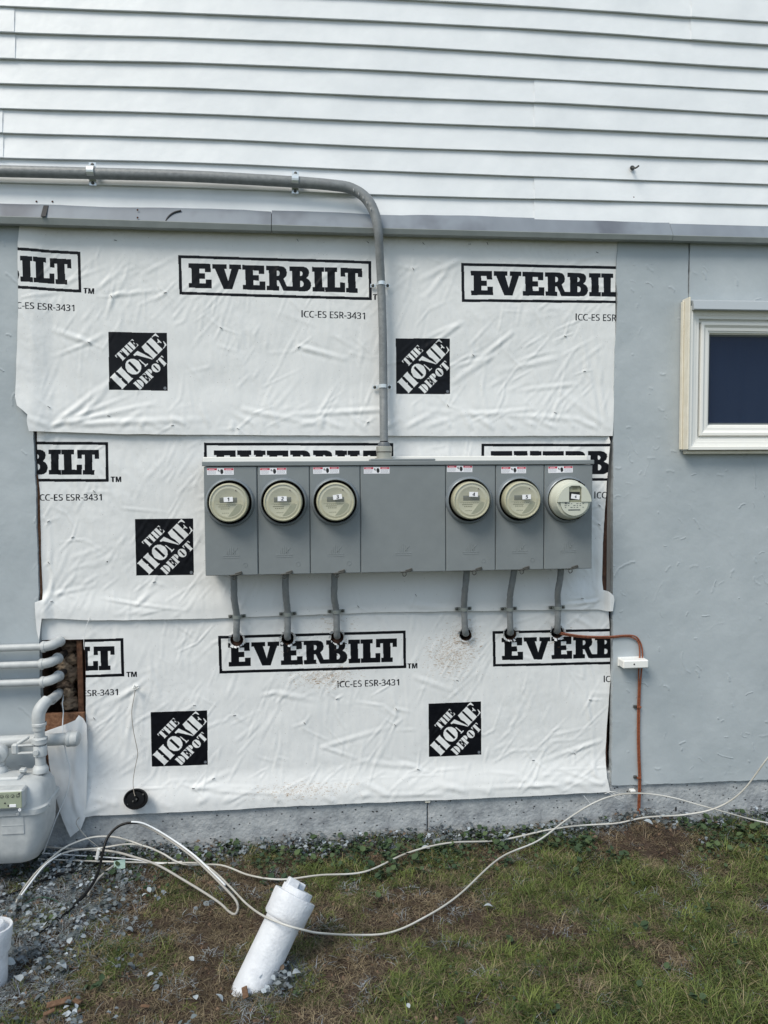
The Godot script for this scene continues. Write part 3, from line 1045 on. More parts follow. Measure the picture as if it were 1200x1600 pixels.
const STENCIL := {
	"H": [[0, 0, 44, 0, 44, 6, 41, 6, 41, 94, 44, 94, 44, 100, 0, 100, 0, 94, 4, 94, 4, 6, 0, 6], [56, 0, 100, 0, 100, 6, 96, 6, 96, 94, 100, 94, 100, 100, 56, 100, 56, 94, 59, 94, 59, 6, 56, 6], [41, 46, 47, 46, 47, 54, 41, 54]],
	"M": [[0, 0, 34, 0, 62, 92, 58, 100, 50, 82, 12, 14, 0, 10], [2, 42, 8, 46, 12, 94, 24, 94, 24, 100, 0, 100, 0, 94, 4, 94], [66, 0, 100, 0, 100, 6, 96, 6, 96, 94, 100, 94, 100, 100, 62, 100, 62, 94, 66, 94, 66, 60, 60, 34]],
	"E": [[0, 0, 50, 0, 50, 94, 50, 100, 0, 100, 0, 94, 5, 94, 5, 6, 0, 6], [56, 0, 98, 0, 98, 30, 92, 30, 84, 12, 72, 6, 56, 6], [56, 47, 68, 46, 74, 34, 80, 34, 80, 66, 74, 66, 68, 54, 56, 53], [56, 94, 72, 94, 86, 88, 94, 68, 100, 68, 100, 100, 56, 100]],
	"T": [[30, 0, 70, 0, 70, 94, 80, 94, 80, 100, 20, 100, 20, 94, 30, 94], [0, 0, 25, 0, 25, 6, 14, 10, 8, 30, 0, 30], [75, 0, 100, 0, 100, 30, 92, 30, 86, 10, 75, 6]],
	"P": [[0, 0, 48, 0, 48, 94, 54, 94, 54, 100, 0, 100, 0, 94, 6, 94, 6, 6, 0, 6], [55, 0, 76, 2, 92, 12, 98, 30, 92, 48, 76, 57, 55, 59]],
	"D": [[0, 0, 42, 0, 42, 100, 0, 100, 0, 94, 6, 94, 6, 6, 0, 6], [52, 0, 74, 6, 92, 24, 98, 50, 92, 76, 74, 94, 52, 100]],
	"O": [[42, 1, 26, 6, 10, 22, 1, 50, 10, 78, 26, 94, 42, 99], [58, 1, 74, 6, 90, 22, 99, 50, 90, 78, 74, 94, 58, 99], [36, 1, 50, 0, 64, 1, 64, 12, 36, 12], [36, 88, 64, 88, 64, 99, 50, 100, 36, 99]],
}
const INK := Color(0.035, 0.04, 0.07)
var sheet_lo := Vector2.ZERO
var sheet_res := 830.0
var sheet_h := 0

func to_img(p: Vector2) -> Vector2:
	return Vector2((p.x - sheet_lo.x) * sheet_res, sheet_h - (p.y - sheet_lo.y) * sheet_res)

func in_quad(c: Array, u: float, v: float) -> Vector2:
	return (c[0] as Vector2).lerp(c[1], u).lerp((c[3] as Vector2).lerp(c[2], u), v)

func stamp(img: Image, c: Array, coords: Array, ox: float, oy: float, sx: float, sy: float, col: Color) -> void:
	var pts := PackedVector2Array()
	for i in range(0, coords.size(), 2):
		pts.append(to_img(in_quad(c, ox + coords[i] * sx, oy + coords[i + 1] * sy)))
	fill_poly(img, pts, col)

# the boxed word: corners top left, top right, bottom right, bottom left
func print_word(img: Image, c: Array, paper: Color) -> void:
	var u := 1.0 / 1100.0
	var v := 1.0 / 224.0
	for r in [[0, 0, 1100, 16], [0, 208, 1100, 224], [0, 0, 16, 224], [1084, 0, 1100, 224]]:
		stamp(img, c, [r[0], r[1], r[2], r[1], r[2], r[3], r[0], r[3]], 0, 0, u, v, INK)
	var xs := [55, 189, 358, 493, 626, 756, 829, 921]
	var word := "EVERBILT"
	for i in 8:
		var g: Array = SLAB[word[i]]
		for k in g[1].size():
			stamp(img, c, g[1][k], xs[i] * u, 44 * v, u, v, INK if k == 0 else paper)

# the square mark with stencil lettering that climbs to the right
func print_mark(img: Image, c: Array, paper: Color) -> void:
	stamp(img, c, [0, 0, 1, 0, 1, 1, 0, 1], 0, 0, 1, 1, INK)
	var q := sqrt(0.5)
	for row in [["THE", [-0.216, -0.078, -0.072, 0.075, 0.082, 0.205], 0.362, 0.515], ["HOME", [-0.545, -0.272, -0.262, 0.012, 0.018, 0.325, 0.338, 0.566], 0.568, 0.856], ["DEPOT", [-0.336, -0.196, -0.188, -0.070, -0.062, 0.058, 0.062, 0.214, 0.222, 0.366], 0.916, 1.078]]:
		var word: String = row[0]
		for i in word.length():
			var u0: float = row[1][i * 2]
			var u1: float = row[1][i * 2 + 1]
			for g in STENCIL[word[i]]:
				var pts := PackedVector2Array()
				for k in range(0, g.size(), 2):
					var u: float = u0 + (u1 - u0) * g[k] / 100.0
					var v: float = row[2] + (row[3] - row[2]) * g[k + 1] / 100.0
					pts.append(to_img(in_quad(c, clampf((u + v) * q, 0.004, 0.996), clampf((v - u) * q, 0.004, 0.996))))
				fill_poly(img, pts, paper)
	var m := to_img(in_quad(c, 0.955, 0.955))
	var ring := PackedVector2Array()
	for k in 10: ring.append(m + Vector2(cos(TAU * k / 10), sin(TAU * k / 10)) * 5.0)
	fill_poly(img, ring, Color(0.42, 0.44, 0.47))

# small lettering: a and b are the ends of its base line
func print_text(img: Image, text: String, a: Vector2, b: Vector2, bold := false) -> void:
	var v := text_triangles(text, bold)
	var lo := 1e9
	var hi := -1e9
	var base := 1e9
	for p in v:
		lo = minf(lo, p.x); hi = maxf(hi, p.x); base = minf(base, p.y)
	var k := a.distance_to(b) / (hi - lo)
	var e := (b - a).normalized()
	var up := Vector2(-e.y, e.x)
	for i in range(0, v.size() - 2, 3):
		var pts := PackedVector2Array()
		for j in 3: pts.append(to_img(a + e * (v[i + j].x - lo) * k + up * (v[i + j].y - base) * k))
		fill_poly(img, pts, INK)
		for j in 3: pts[j] += Vector2(0.9, 0.3)
		fill_poly(img, pts, INK)

# ---------------------------------------------------------------- creases
var creases := []
var buckets := {}
func bucket_creases() -> void:
	buckets.clear()
	for c in creases:
		for j in range(int(floor(c[7] / 0.06)), int(floor(c[8] / 0.06)) + 1):
			for i in range(int(floor(c[5] / 0.06)), int(floor(c[6] / 0.06)) + 1):
				var key := i * 1000 + j
				if not buckets.has(key): buckets[key] = []
				buckets[key].append(c)

# short crisp wrinkles that run roughly the same way in each stretch of film
func wrinkles(n: int, lo: Vector2, hi: Vector2, key: float) -> void:
	for i in n:
		var p := Vector2(rng.randf_range(lo.x, hi.x), rng.randf_range(lo.y, hi.y))
		var a := 1.1 + 1.5 * n3.get_noise_2d(p.x * 1.6 + key, p.y * 1.6) + rng.randf_range(-0.35, 0.35)
		if rng.randf() < 0.2: a = rng.randf() * TAU
		var l := rng.randf_range(0.05, 0.20)
		crease(p, p + Vector2(cos(a), sin(a)) * l, rng.randf_range(0.005, 0.009), rng.randf_range(0.0006, 0.0020))

func crease(a: Vector2, b: Vector2, w: float, h: float) -> void:
	creases.append([a, b, w, h, (b - a).length_squared(), minf(a.x, b.x) - 3 * w, maxf(a.x, b.x) + 3 * w, minf(a.y, b.y) - 3 * w, maxf(a.y, b.y) + 3 * w])

func star(p: Vector2, n: int, reach: float, h := 0.0022) -> void:
	var a0 := rng.randf() * TAU
	for i in n:
		var a := a0 + TAU * i / n + rng.randf_range(-0.5, 0.5)
		crease(p, p + Vector2(cos(a), sin(a)) * reach * rng.randf_range(0.4, 1.2), rng.randf_range(0.004, 0.008), h * rng.randf_range(0.5, 1.2))

func crumple(x: float, y: float, key: float) -> float:
	var z := 0.0042 * n1.get_noise_2d(x * 2.4 + key, y * 2.4)
	# soft slanting folds and the fine crinkle of the film
	var zone := clampf(0.5 + 1.1 * n3.get_noise_2d(x * 2.0, y * 2.0 + key), 0.0, 1.0)
	z += 0.0018 * zone * n2.get_noise_2d((x + y * 0.55) * 11.0, (y - x * 0.4) * 4.0 + key)
	z += 0.00085 * n1.get_noise_2d(x * 30.0 + y * 5.0, y * 8.0 + key)
	z += 0.00060 * zone * n2.get_noise_2d(x * 22.0 - key, y * 26.0)
	var p := Vector2(x, y)
	for c in buckets.get(int(floor(x / 0.06)) * 1000 + int(floor(y / 0.06)), []):
		if x < c[5] or x > c[6] or y < c[7] or y > c[8]: continue
		var t: float = clampf((p - c[0]).dot(c[1] - c[0]) / c[4], 0.0, 1.0)
		var d := p.distance_to((c[0] as Vector2).lerp(c[1], t))
		var s: float = d / c[2]
		if s > 3.0: continue
		var fade: float = pow(1.0 - t, 0.7) * (0.35 + 0.65 * minf(t * 6.0, 1.0))
		z += 0.72 * c[3] * fade * (exp(-s * s) - 0.3 * exp(-(s - 1.7) * (s - 1.7) * 1.4))
	return z

func wrap_image(lo: Vector2, hi: Vector2, paper: Color, seed_: int) -> Image:
	sheet_lo = lo
	var w := int((hi.x - lo.x) * sheet_res)
	sheet_h = int((hi.y - lo.y) * sheet_res)
	var img := Image.create(w, sheet_h, false, Image.FORMAT_RGB8)
	img.fill(paper)
	return img

# the faint weave and handling marks of the film; speckle is thrown sawdust round given spots
func soil_image(img: Image, dust: Array, seed_: int) -> void:
	var r := RandomNumberGenerator.new()
	r.seed = seed_
	for d in dust:
		var c := to_img(d[0])
		for i in d[2]:
			var p := c + Vector2(r.randfn(0, d[1] * sheet_res), r.randfn(0, d[1] * sheet_res * d[3]))
			var x := int(p.x)
			var y := int(p.y)
			if x < 1 or y < 1 or x > img.get_width() - 4 or y > img.get_height() - 4: continue
			var was := img.get_pixel(x, y)
			if i % 3 == 0: img.fill_rect(Rect2i(x, y, r.randi_range(3, 9), r.randi_range(1, 3)), was.lerp(Color(0.55, 0.43, 0.32), r.randf_range(0.08, 0.3)))
			else: img.fill_rect(Rect2i(x, y, r.randi_range(1, 2), r.randi_range(1, 2)), was.lerp(Color(0.50, 0.38, 0.27), r.randf_range(0.2, 0.55)))
	for i in 1500:
		var x := r.randi() % (img.get_width() - 3)
		var y := r.randi() % (img.get_height() - 3)
		var was := img.get_pixel(x, y)
		img.fill_rect(Rect2i(x, y, 1 + r.randi() % 2, 1 + r.randi() % 2), was.lerp(Color(0.35, 0.33, 0.3), r.randf_range(0.05, 0.35)))

func film(img: Image) -> StandardMaterial3D:
	var m := mat(Color(1, 1, 1), 0.42, 0.0, 0.32)
	m.albedo_texture = ImageTexture.create_from_image(img)
	return m

func staples(parent: Node, spots: Array, zf: Callable) -> void:
	for p in spots:
		var st := new_st()
		var a := rng.randf_range(-0.9, 0.9)
		box(st, Vector3(p.x, p.y, zf.call(p.x, p.y) + 0.0008), Vector3(0.0016, 0.0105, 0.0016), 0.0, Basis(Vector3.BACK, a + 1.3))
		obj("staple", st, M.caulk, parent)

const PAPER := Color(0.865, 0.868, 0.87)

func make_wraps() -> void:
	var g := "overlapping sheets of house wrap"
	# ---- top sheet
	rng.seed = 1001
	creases.clear()
	var outer := piece(ragged([Vector2(-1.0266, 2.3804), Vector2(1.2374, 2.3721), Vector2(1.231, 2.2274), Vector2(1.2314, 2.0521), Vector2(1.2303, 1.901), Vector2(1.2279, 1.7491), Vector2(1.2215, 1.5938)], 0.04, 0.001, 1.0).slice(0) + ragged([Vector2(1.2215, 1.5938), Vector2(0.5546, 1.5935), Vector2(-0.1885, 1.5981), Vector2(-0.6639, 1.6023), Vector2(-0.8497, 1.6085), Vector2(-1.0148, 1.6133), Vector2(-1.0206, 1.6512), Vector2(-1.0176, 1.6748), Vector2(-1.0354, 1.6912), Vector2(-1.0554, 1.7077), Vector2(-1.0635, 1.7406), Vector2(-1.0559, 1.8813), Vector2(-1.0448, 2.068), Vector2(-1.0402, 2.2995), Vector2(-1.0266, 2.3804)], 0.03, 0.0012, 2.0))
	for c in [[Vector2(-0.9295, 1.637), Vector2(-0.7174, 1.8084)], [Vector2(-0.9295, 1.637), Vector2(-0.6371, 1.7541)], [Vector2(-0.9226, 1.637), Vector2(-0.5439, 1.7234)], [Vector2(-0.8719, 1.6417), Vector2(-0.3556, 1.6588)], [Vector2(-0.8487, 1.6465), Vector2(-0.6578, 1.8729)], [Vector2(-0.7973, 1.9425), Vector2(-0.9425, 1.9948)], [Vector2(-0.7973, 1.9425), Vector2(-0.7364, 1.9832)], [Vector2(-0.7973, 1.9425), Vector2(-0.9341, 1.8871)], [Vector2(-0.7101, 2.1177), Vector2(-0.5236, 2.142)], [Vector2(-0.7101, 2.1177), Vector2(-0.7353, 2.0256)], [Vector2(-0.0242, 1.9362), Vector2(0.1685, 1.887)], [Vector2(0.5931, 2.0189), Vector2(0.4043, 1.8939)], [Vector2(0.6058, 2.0314), Vector2(0.4596, 1.9681)], [Vector2(0.8095, 1.9968), Vector2(0.5929, 1.8212)], [Vector2(0.7329, 1.9091), Vector2(0.5676, 1.7963)], [Vector2(0.9907, 1.8989), Vector2(0.7458, 1.847)], [Vector2(1.0696, 1.7989), Vector2(0.7844, 1.7674)], [Vector2(1.1891, 1.6601), Vector2(1.133, 2.0508)], [Vector2(1.1628, 1.6473), Vector2(1.0808, 2.0501)], [Vector2(1.2026, 1.627), Vector2(0.9652, 1.7984)], [Vector2(0.606, 2.2766), Vector2(0.4304, 2.1878)], [Vector2(0.5556, 2.2389), Vector2(0.4601, 2.1151)], [Vector2(0.8879, 1.6976), Vector2(0.5547, 1.672)], [Vector2(0.3034, 1.6964), Vector2(-0.1148, 1.6712)], [Vector2(-0.2352, 1.6952), Vector2(0.1046, 1.6273)], [Vector2(1.0837, 1.66), Vector2(0.4034, 1.6966)]]:
		crease(c[0], c[1], rng.randf_range(0.007, 0.012), rng.randf_range(0.003, 0.006))
	var spots := []
	for p in [Vector2(-0.7973, 1.9425), Vector2(-0.946, 1.7032), Vector2(-0.7323, 1.6704), Vector2(-0.7125, 2.1129), Vector2(-0.5169, 2.1303), Vector2(-0.6938, 2.3192), Vector2(-0.0219, 2.335), Vector2(-0.0218, 1.9338), Vector2(0.2457, 2.3341), Vector2(0.4206, 2.2363), Vector2(0.4608, 2.3342), Vector2(0.6413, 2.3359), Vector2(0.712, 2.34), Vector2(1.1542, 2.3155), Vector2(0.6565, 1.9084), Vector2(1.0265, 1.9869), Vector2(0.9841, 1.6851), Vector2(1.1059, 1.8496), Vector2(0.5548, 1.7118), Vector2(-0.2556, 1.6225), Vector2(0.2409, 1.647), Vector2(-0.4986, 1.6346), Vector2(-0.314, 2.0026)]:
		spots.append(p)
		star(p, 4, 0.075, 0.002)
	for i in 18:
		star(Vector2(rng.randf_range(-1.0, 1.15), rng.randf_range(1.65, 2.35)), 2, 0.10, 0.0022)
	for i in 26:
		var p := Vector2(lerpf(-0.95, 1.15, i / 25.0), 1.62 + rng.randf_range(0, 0.02))
		crease(p, p + Vector2(rng.randf_range(-0.14, 0.14), rng.randf_range(0.02, 0.10)), 0.010, rng.randf_range(0.002, 0.005))
	wrinkles(420, Vector2(-1.0, 1.62), Vector2(1.2, 2.4), 0.0)
	bucket_creases()
	var lo := Vector2(-1.10, 1.58)
	var hi := Vector2(1.25, 2.48)
	var img := wrap_image(lo, hi, PAPER, 1)
	print_word(img, [Vector2(-1.4961, 2.298), Vector2(-0.8222, 2.2743), Vector2(-0.8214, 2.1252), Vector2(-1.4993, 2.1525)], PAPER)
	print_word(img, [Vector2(-0.4673, 2.2692), Vector2(0.2575, 2.2632), Vector2(0.2589, 2.1144), Vector2(-0.4654, 2.1241)], PAPER)
	print_word(img, [Vector2(0.6085, 2.2632), Vector2(1.3545, 2.2624), Vector2(1.3562, 2.1193), Vector2(0.6109, 2.1138)], PAPER)
	print_text(img, "TM", Vector2(-0.8146, 2.123), Vector2(-0.7768, 2.1212), true)
	print_text(img, "TM", Vector2(0.2639, 2.1169), Vector2(0.3034, 2.1163), true)
	print_text(img, "lCC-ES ESR-3431", Vector2(-1.0788, 2.0628), Vector2(-0.8495, 2.0569))
	print_text(img, "lCC-ES ESR-3431", Vector2(-0.0108, 2.0462), Vector2(0.2313, 2.0423))
	print_text(img, "lCC-ES ESR-3431", Vector2(1.0678, 2.0486), Vector2(1.3173, 2.0482))
	print_mark(img, [Vector2(-0.7271, 1.9822), Vector2(-0.514, 1.9812), Vector2(-0.516, 1.7654), Vector2(-0.7299, 1.768)], PAPER)
	print_mark(img, [Vector2(0.351, 1.9706), Vector2(0.5628, 1.9717), Vector2(0.5637, 1.7578), Vector2(0.3524, 1.7569)], PAPER)
	soil_image(img, [], 11)
	var edge_x := -0.9984
	var top_z := func(x: float, y: float) -> float:
		var z := -0.006 + crumple(x, y, 0.0)
		z += 0.011 * smoothstep(edge_x + 0.08, edge_x - 0.005, x)
		z += 0.010 * smoothstep(1.80, 1.62, y)
		z += 0.006 * smoothstep(-0.94, -1.04, x) * smoothstep(1.85, 1.68, y)
		return maxf(z, -0.012) if x > edge_x else maxf(z, 0.003)
	var root := thing("house_wrap", "topmost white house wrap sheet under the siding with two full black square marks", "house wrap", g)
	put("film", sheet_mesh(outer, [], 0.0045, top_z, lo, hi - lo), film(img), root)
	staples(root, spots, top_z)
	# ---- middle sheet
	rng.seed = 2002
	creases.clear()
	outer = piece(ragged([Vector2(-0.996, 1.6346), Vector2(1.1973, 1.627), Vector2(1.2111, 1.5709), Vector2(1.2065, 1.4943), Vector2(1.1987, 1.3404), Vector2(1.1911, 1.1601), Vector2(1.1897, 1.0175), Vector2(1.1928, 0.9732), Vector2(1.2116, 0.9676), Vector2(1.2278, 0.9517), Vector2(1.2307, 0.9333), Vector2(1.2258, 0.8891), Vector2(1.2016, 0.887), Vector2(1.1721, 0.893)], 0.02, 0.0012, 4.0) + ragged([Vector2(1.1721, 0.893), Vector2(0.9966, 0.8972), Vector2(0.2987, 0.9037), Vector2(-0.0758, 0.9003), Vector2(-0.3688, 0.8951), Vector2(-0.6798, 0.898), Vector2(-0.8211, 0.9004), Vector2(-0.9933, 0.9133)], 0.02, 0.0012, 5.0) + ragged([Vector2(-0.9933, 0.9133), Vector2(-1.0048, 0.8309), Vector2(-1.0131, 0.8676), Vector2(-1.017, 0.9744), Vector2(-0.9913, 0.9835), Vector2(-0.9934, 1.073), Vector2(-0.9933, 1.2415), Vector2(-0.9915, 1.3851), Vector2(-0.9968, 1.4447), Vector2(-0.996, 1.6346)], 0.03, 0.0012, 6.0))
	for c in [[Vector2(-0.9826, 0.9639), Vector2(-0.8783, 1.2207)], [Vector2(-0.9776, 0.976), Vector2(-0.9184, 1.1923)], [Vector2(-0.9591, 0.9755), Vector2(-0.9614, 1.3131)], [Vector2(-0.9471, 0.9874), Vector2(-0.8632, 1.0826)], [Vector2(-0.9584, 0.9998), Vector2(-0.7944, 1.0327)], [Vector2(-0.643, 0.956), Vector2(-0.7839, 0.9837)], [Vector2(-0.643, 0.956), Vector2(-0.5699, 1.0403)], [Vector2(-0.643, 0.956), Vector2(-0.4406, 0.9266)], [Vector2(-0.5841, 0.9301), Vector2(-0.7501, 0.9219)], [Vector2(1.1691, 0.9321), Vector2(1.023, 0.9043)], [Vector2(1.1691, 0.9321), Vector2(1.0763, 0.8771)], [Vector2(1.1558, 0.9272), Vector2(0.9306, 0.9117)], [Vector2(1.1691, 0.9399), Vector2(1.1753, 1.1344)], [Vector2(1.1554, 0.9792), Vector2(1.1405, 1.1608)], [Vector2(-0.8511, 1.5513), Vector2(-0.862, 1.3119)], [Vector2(-0.9885, 1.5754), Vector2(-0.878, 1.4081)], [Vector2(0.1481, 0.9376), Vector2(-0.1, 0.9309)], [Vector2(0.4002, 0.9318), Vector2(0.605, 0.9091)]]:
		crease(c[0], c[1], rng.randf_range(0.006, 0.011), rng.randf_range(0.002, 0.005))
	spots = []
	for p in [Vector2(-0.9667, 1.1208), Vector2(-0.9646, 1.2771), Vector2(-0.5818, 1.0405), Vector2(-0.7949, 1.3882), Vector2(-0.8784, 1.2159), Vector2(1.1737, 1.315), Vector2(1.1744, 1.2377), Vector2(1.1024, 0.9414), Vector2(0.1981, 0.9289), Vector2(0.4258, 0.9693), Vector2(-0.9591, 0.9755)]:
		spots.append(p)
		star(p, 3, 0.07, 0.0025)
	for i in 14:
		star(Vector2(rng.randf_range(-1.0, 1.15), rng.randf_range(0.92, 1.6)), 2, 0.10, 0.0022)
	wrinkles(340, Vector2(-1.0, 0.9), Vector2(1.2, 1.62), 4.0)
	bucket_creases()
	lo = Vector2(-1.10, 0.80)
	hi = Vector2(1.25, 1.70)
	img = wrap_image(lo, hi, PAPER, 2)
	print_word(img, [Vector2(-1.4301, 1.5786), Vector2(-0.7404, 1.5737), Vector2(-0.7416, 1.4238), Vector2(-1.4331, 1.4312)], PAPER)
	print_word(img, [Vector2(-0.3858, 1.5705), Vector2(0.3401, 1.5677), Vector2(0.3406, 1.4185), Vector2(-0.3872, 1.4213)], PAPER)
	print_word(img, [Vector2(0.6898, 1.5644), Vector2(1.4517, 1.5614), Vector2(1.4537, 1.4131), Vector2(0.6912, 1.416)], PAPER)
	print_text(img, "TM", Vector2(-0.7335, 1.4238), Vector2(-0.696, 1.4235), true)
	print_text(img, "lCC-ES ESR-3431", Vector2(-1.0016, 1.3553), Vector2(-0.769, 1.3543))
	print_text(img, "lCC-ES ESR-3431", Vector2(1.1522, 1.3435), Vector2(1.4061, 1.3424))
	print_mark(img, [Vector2(-0.6476, 1.2817), Vector2(-0.4316, 1.2815), Vector2(-0.4332, 1.0646), Vector2(-0.6488, 1.0663)], PAPER)
	soil_image(img, [], 12)
	var mid_z := func(x: float, y: float) -> float:
		var z := -0.012 + crumple(x, y, 7.0)
		z += 0.008 * smoothstep(1.03, 0.93, y)
		z += 0.012 * smoothstep(edge_x + 0.05, edge_x + 0.01, x) * smoothstep(1.02, 0.97, y)
		z += 0.018 * smoothstep(1.195, 1.215, x)
		return clampf(z, -0.0145, 0.012)
	root = thing("house_wrap", "middle white house wrap sheet behind the grey meter enclosure", "house wrap", g)
	put("film", sheet_mesh(outer, [], 0.0045, mid_z, lo, hi - lo), film(img), root)
	staples(root, spots, mid_z)
	# ---- bottom sheet, with the bored holes
	rng.seed = 3003
	creases.clear()
	outer = piece(ragged([Vector2(-1.0014, 0.9523), Vector2(1.2176, 0.9049), Vector2(1.2239, 0.808), Vector2(1.2298, 0.6107), Vector2(1.2192, 0.4525), Vector2(1.2124, 0.32), Vector2(1.2122, 0.2), Vector2(1.225, 0.1406)], 0.02, 0.0015, 7.0) + ragged([Vector2(1.225, 0.1406), Vector2(0.7619, 0.1418), Vector2(0.2941, 0.1438), Vector2(-0.0601, 0.1459), Vector2(-0.3818, 0.1442), Vector2(-0.8518, 0.1467)], 0.03, 0.002, 8.0) + ragged([Vector2(-0.8518, 0.1467), Vector2(-0.8684, 0.1488), Vector2(-0.8553, 0.3828), Vector2(-0.8492, 0.5313), Vector2(-0.8455, 0.6792), Vector2(-0.8465, 0.8216), Vector2(-0.9166, 0.826), Vector2(-1.005, 0.826), Vector2(-1.0014, 0.9523)], 0.02, 0.0016, 9.0))
	for c in [[Vector2(-0.4461, 0.2337), Vector2(-0.2613, 0.3063)], [Vector2(-0.4461, 0.2337), Vector2(-0.1588, 0.22)], [Vector2(-0.4535, 0.2315), Vector2(-0.3066, 0.2448)], [Vector2(-0.3805, 0.2204), Vector2(-0.0595, 0.1921)], [Vector2(-0.129, 0.595), Vector2(0.0445, 0.5533)], [Vector2(-0.129, 0.595), Vector2(-0.1908, 0.582)], [Vector2(0.0551, 0.3691), Vector2(0.347, 0.4471)], [Vector2(0.0551, 0.3691), Vector2(0.2061, 0.3111)], [Vector2(0.3974, 0.2767), Vector2(0.1933, 0.3065)], [Vector2(0.436, 0.2672), Vector2(0.2952, 0.3201)], [Vector2(-0.6596, 0.6334), Vector2(-0.8062, 0.5544)], [Vector2(-0.6596, 0.6334), Vector2(-0.831, 0.5059)], [Vector2(-0.6596, 0.6334), Vector2(-0.6134, 0.6715)], [Vector2(-0.6596, 0.6334), Vector2(-0.7166, 0.3268)], [Vector2(-0.8265, 0.2118), Vector2(-0.696, 0.1803)], [Vector2(1.1894, 0.1744), Vector2(1.0004, 0.2496)], [Vector2(1.1894, 0.1744), Vector2(0.974, 0.2031)], [Vector2(1.1893, 0.1824), Vector2(1.0937, 0.325)], [Vector2(1.1621, 0.2023), Vector2(1.1545, 0.455)], [Vector2(1.1467, 0.4288), Vector2(1.1187, 0.5618)], [Vector2(1.1878, 0.3476), Vector2(0.9204, 0.2664)], [Vector2(0.4245, 0.6373), Vector2(0.6047, 0.5667)], [Vector2(0.5263, 0.1664), Vector2(0.1923, 0.1748)], [Vector2(1.0276, 0.182), Vector2(0.6044, 0.1836)], [Vector2(0.9704, 0.8537), Vector2(1.077, 0.7728)], [Vector2(1.0764, 0.864), Vector2(1.1702, 0.8095)]]:
		crease(c[0], c[1], rng.randf_range(0.007, 0.011), rng.randf_range(0.003, 0.0055))
	spots = []
	for p in [Vector2(-0.8189, 0.5178), Vector2(-0.4402, 0.5558), Vector2(0.1122, 0.5611), Vector2(-0.0164, 0.469), Vector2(0.3419, 0.4473), Vector2(0.4334, 0.2647), Vector2(-0.4486, 0.2338), Vector2(-0.3724, 0.2657), Vector2(0.3473, 0.5115), Vector2(0.5944, 0.6188), Vector2(0.907, 0.2802), Vector2(1.0805, 0.2991), Vector2(1.1432, 0.5214), Vector2(-0.2876, 0.5099)]:
		spots.append(p)
		star(p, 3, 0.07, 0.0025)
	for i in 18:
		star(Vector2(rng.randf_range(-0.85, 1.18), rng.randf_range(0.16, 0.85)), 2, 0.11, 0.0024)
	for i in 20:
		var p := Vector2(lerpf(-0.85, 1.15, i / 19.0), 0.155 + rng.randf_range(0, 0.03))
		crease(p, p + Vector2(rng.randf_range(-0.16, 0.16), rng.randf_range(0.01, 0.07)), 0.011, rng.randf_range(0.002, 0.005))
	wrinkles(400, Vector2(-0.9, 0.14), Vector2(1.2, 0.9), 9.0)
	bucket_creases()
	lo = Vector2(-1.10, 0.10)
	hi = Vector2(1.25, 0.96)
	img = wrap_image(lo, hi, PAPER, 3)
	print_word(img, [Vector2(-1.3919, 0.8201), Vector2(-0.7028, 0.8249), Vector2(-0.7026, 0.677), Vector2(-1.3924, 0.6755)], PAPER)
	print_word(img, [Vector2(-0.3458, 0.8237), Vector2(0.3858, 0.8253), Vector2(0.3876, 0.6744), Vector2(-0.3435, 0.6764)], PAPER)
	print_word(img, [Vector2(0.7371, 0.8133), Vector2(1.4812, 0.8091), Vector2(1.4833, 0.6608), Vector2(0.74, 0.6697)], PAPER)
	print_text(img, "TM", Vector2(-0.6944, 0.6742), Vector2(-0.6563, 0.6742), true)
	print_text(img, "TM", Vector2(0.3927, 0.673), Vector2(0.4311, 0.673), true)
	print_text(img, "lCC-ES ESR-3431", Vector2(-0.9599, 0.6044), Vector2(-0.7292, 0.6049))
	print_text(img, "lCC-ES ESR-3431", Vector2(0.1139, 0.6056), Vector2(0.358, 0.6062))
	print_text(img, "lCC-ES ESR-3431", Vector2(1.2017, 0.5906), Vector2(1.4432, 0.5931))
	print_mark(img, [Vector2(-0.6068, 0.5333), Vector2(-0.3933, 0.534), Vector2(-0.3934, 0.3198), Vector2(-0.6078, 0.3194)], PAPER)
	print_mark(img, [Vector2(0.4768, 0.5273), Vector2(0.6905, 0.5286), Vector2(0.692, 0.312), Vector2(0.4787, 0.3108)], PAPER)
	soil_image(img, [[Vector2(0.5661, 0.7228), 0.05, 1300, 0.8], [Vector2(0.0579, 0.6494), 0.06, 900, 0.35], [Vector2(-0.0343, 0.2063), 0.09, 600, 0.18], [Vector2(0.623, 0.7855), 0.03, 600, 1.0], [Vector2(0.1219, 0.7995), 0.03, 160, 1.0], [Vector2(0.0977, 0.8885), 0.05, 160, 0.5], [Vector2(-0.0772, 0.7799), 0.03, 120, 1.0], [Vector2(0.9973, 0.775), 0.03, 120, 1.0]], 13)
	var cuts := []
	rng.seed = 8
	for h in HOLES:
		var p := PackedVector2Array()
		for k in 16: p.append(h + Vector2(cos(TAU * k / 16), sin(TAU * k / 16)) * 0.026 * rng.randf_range(0.88, 1.14))
		cuts.append(p)
	var low_z := func(x: float, y: float) -> float:
		var z := -0.018 + crumple(x, y, 15.0)
		z += 0.022 * smoothstep(0.30, 0.17, y)
		z += 0.016 * smoothstep(-0.80, -0.88, x) * smoothstep(0.5, 0.3, y)
		return maxf(z, -0.0245) if y > 0.24 else maxf(z, -0.008)
	root = thing("house_wrap", "lowest white house wrap sheet, bored through for six grey cables", "house wrap", g)
	put("film", sheet_mesh(outer, cuts, 0.0045, low_z, lo, hi - lo), film(img), root)
	staples(root, spots, low_z)
	# torn film curling out round each hole
	var plain := mat(PAPER, 0.5)
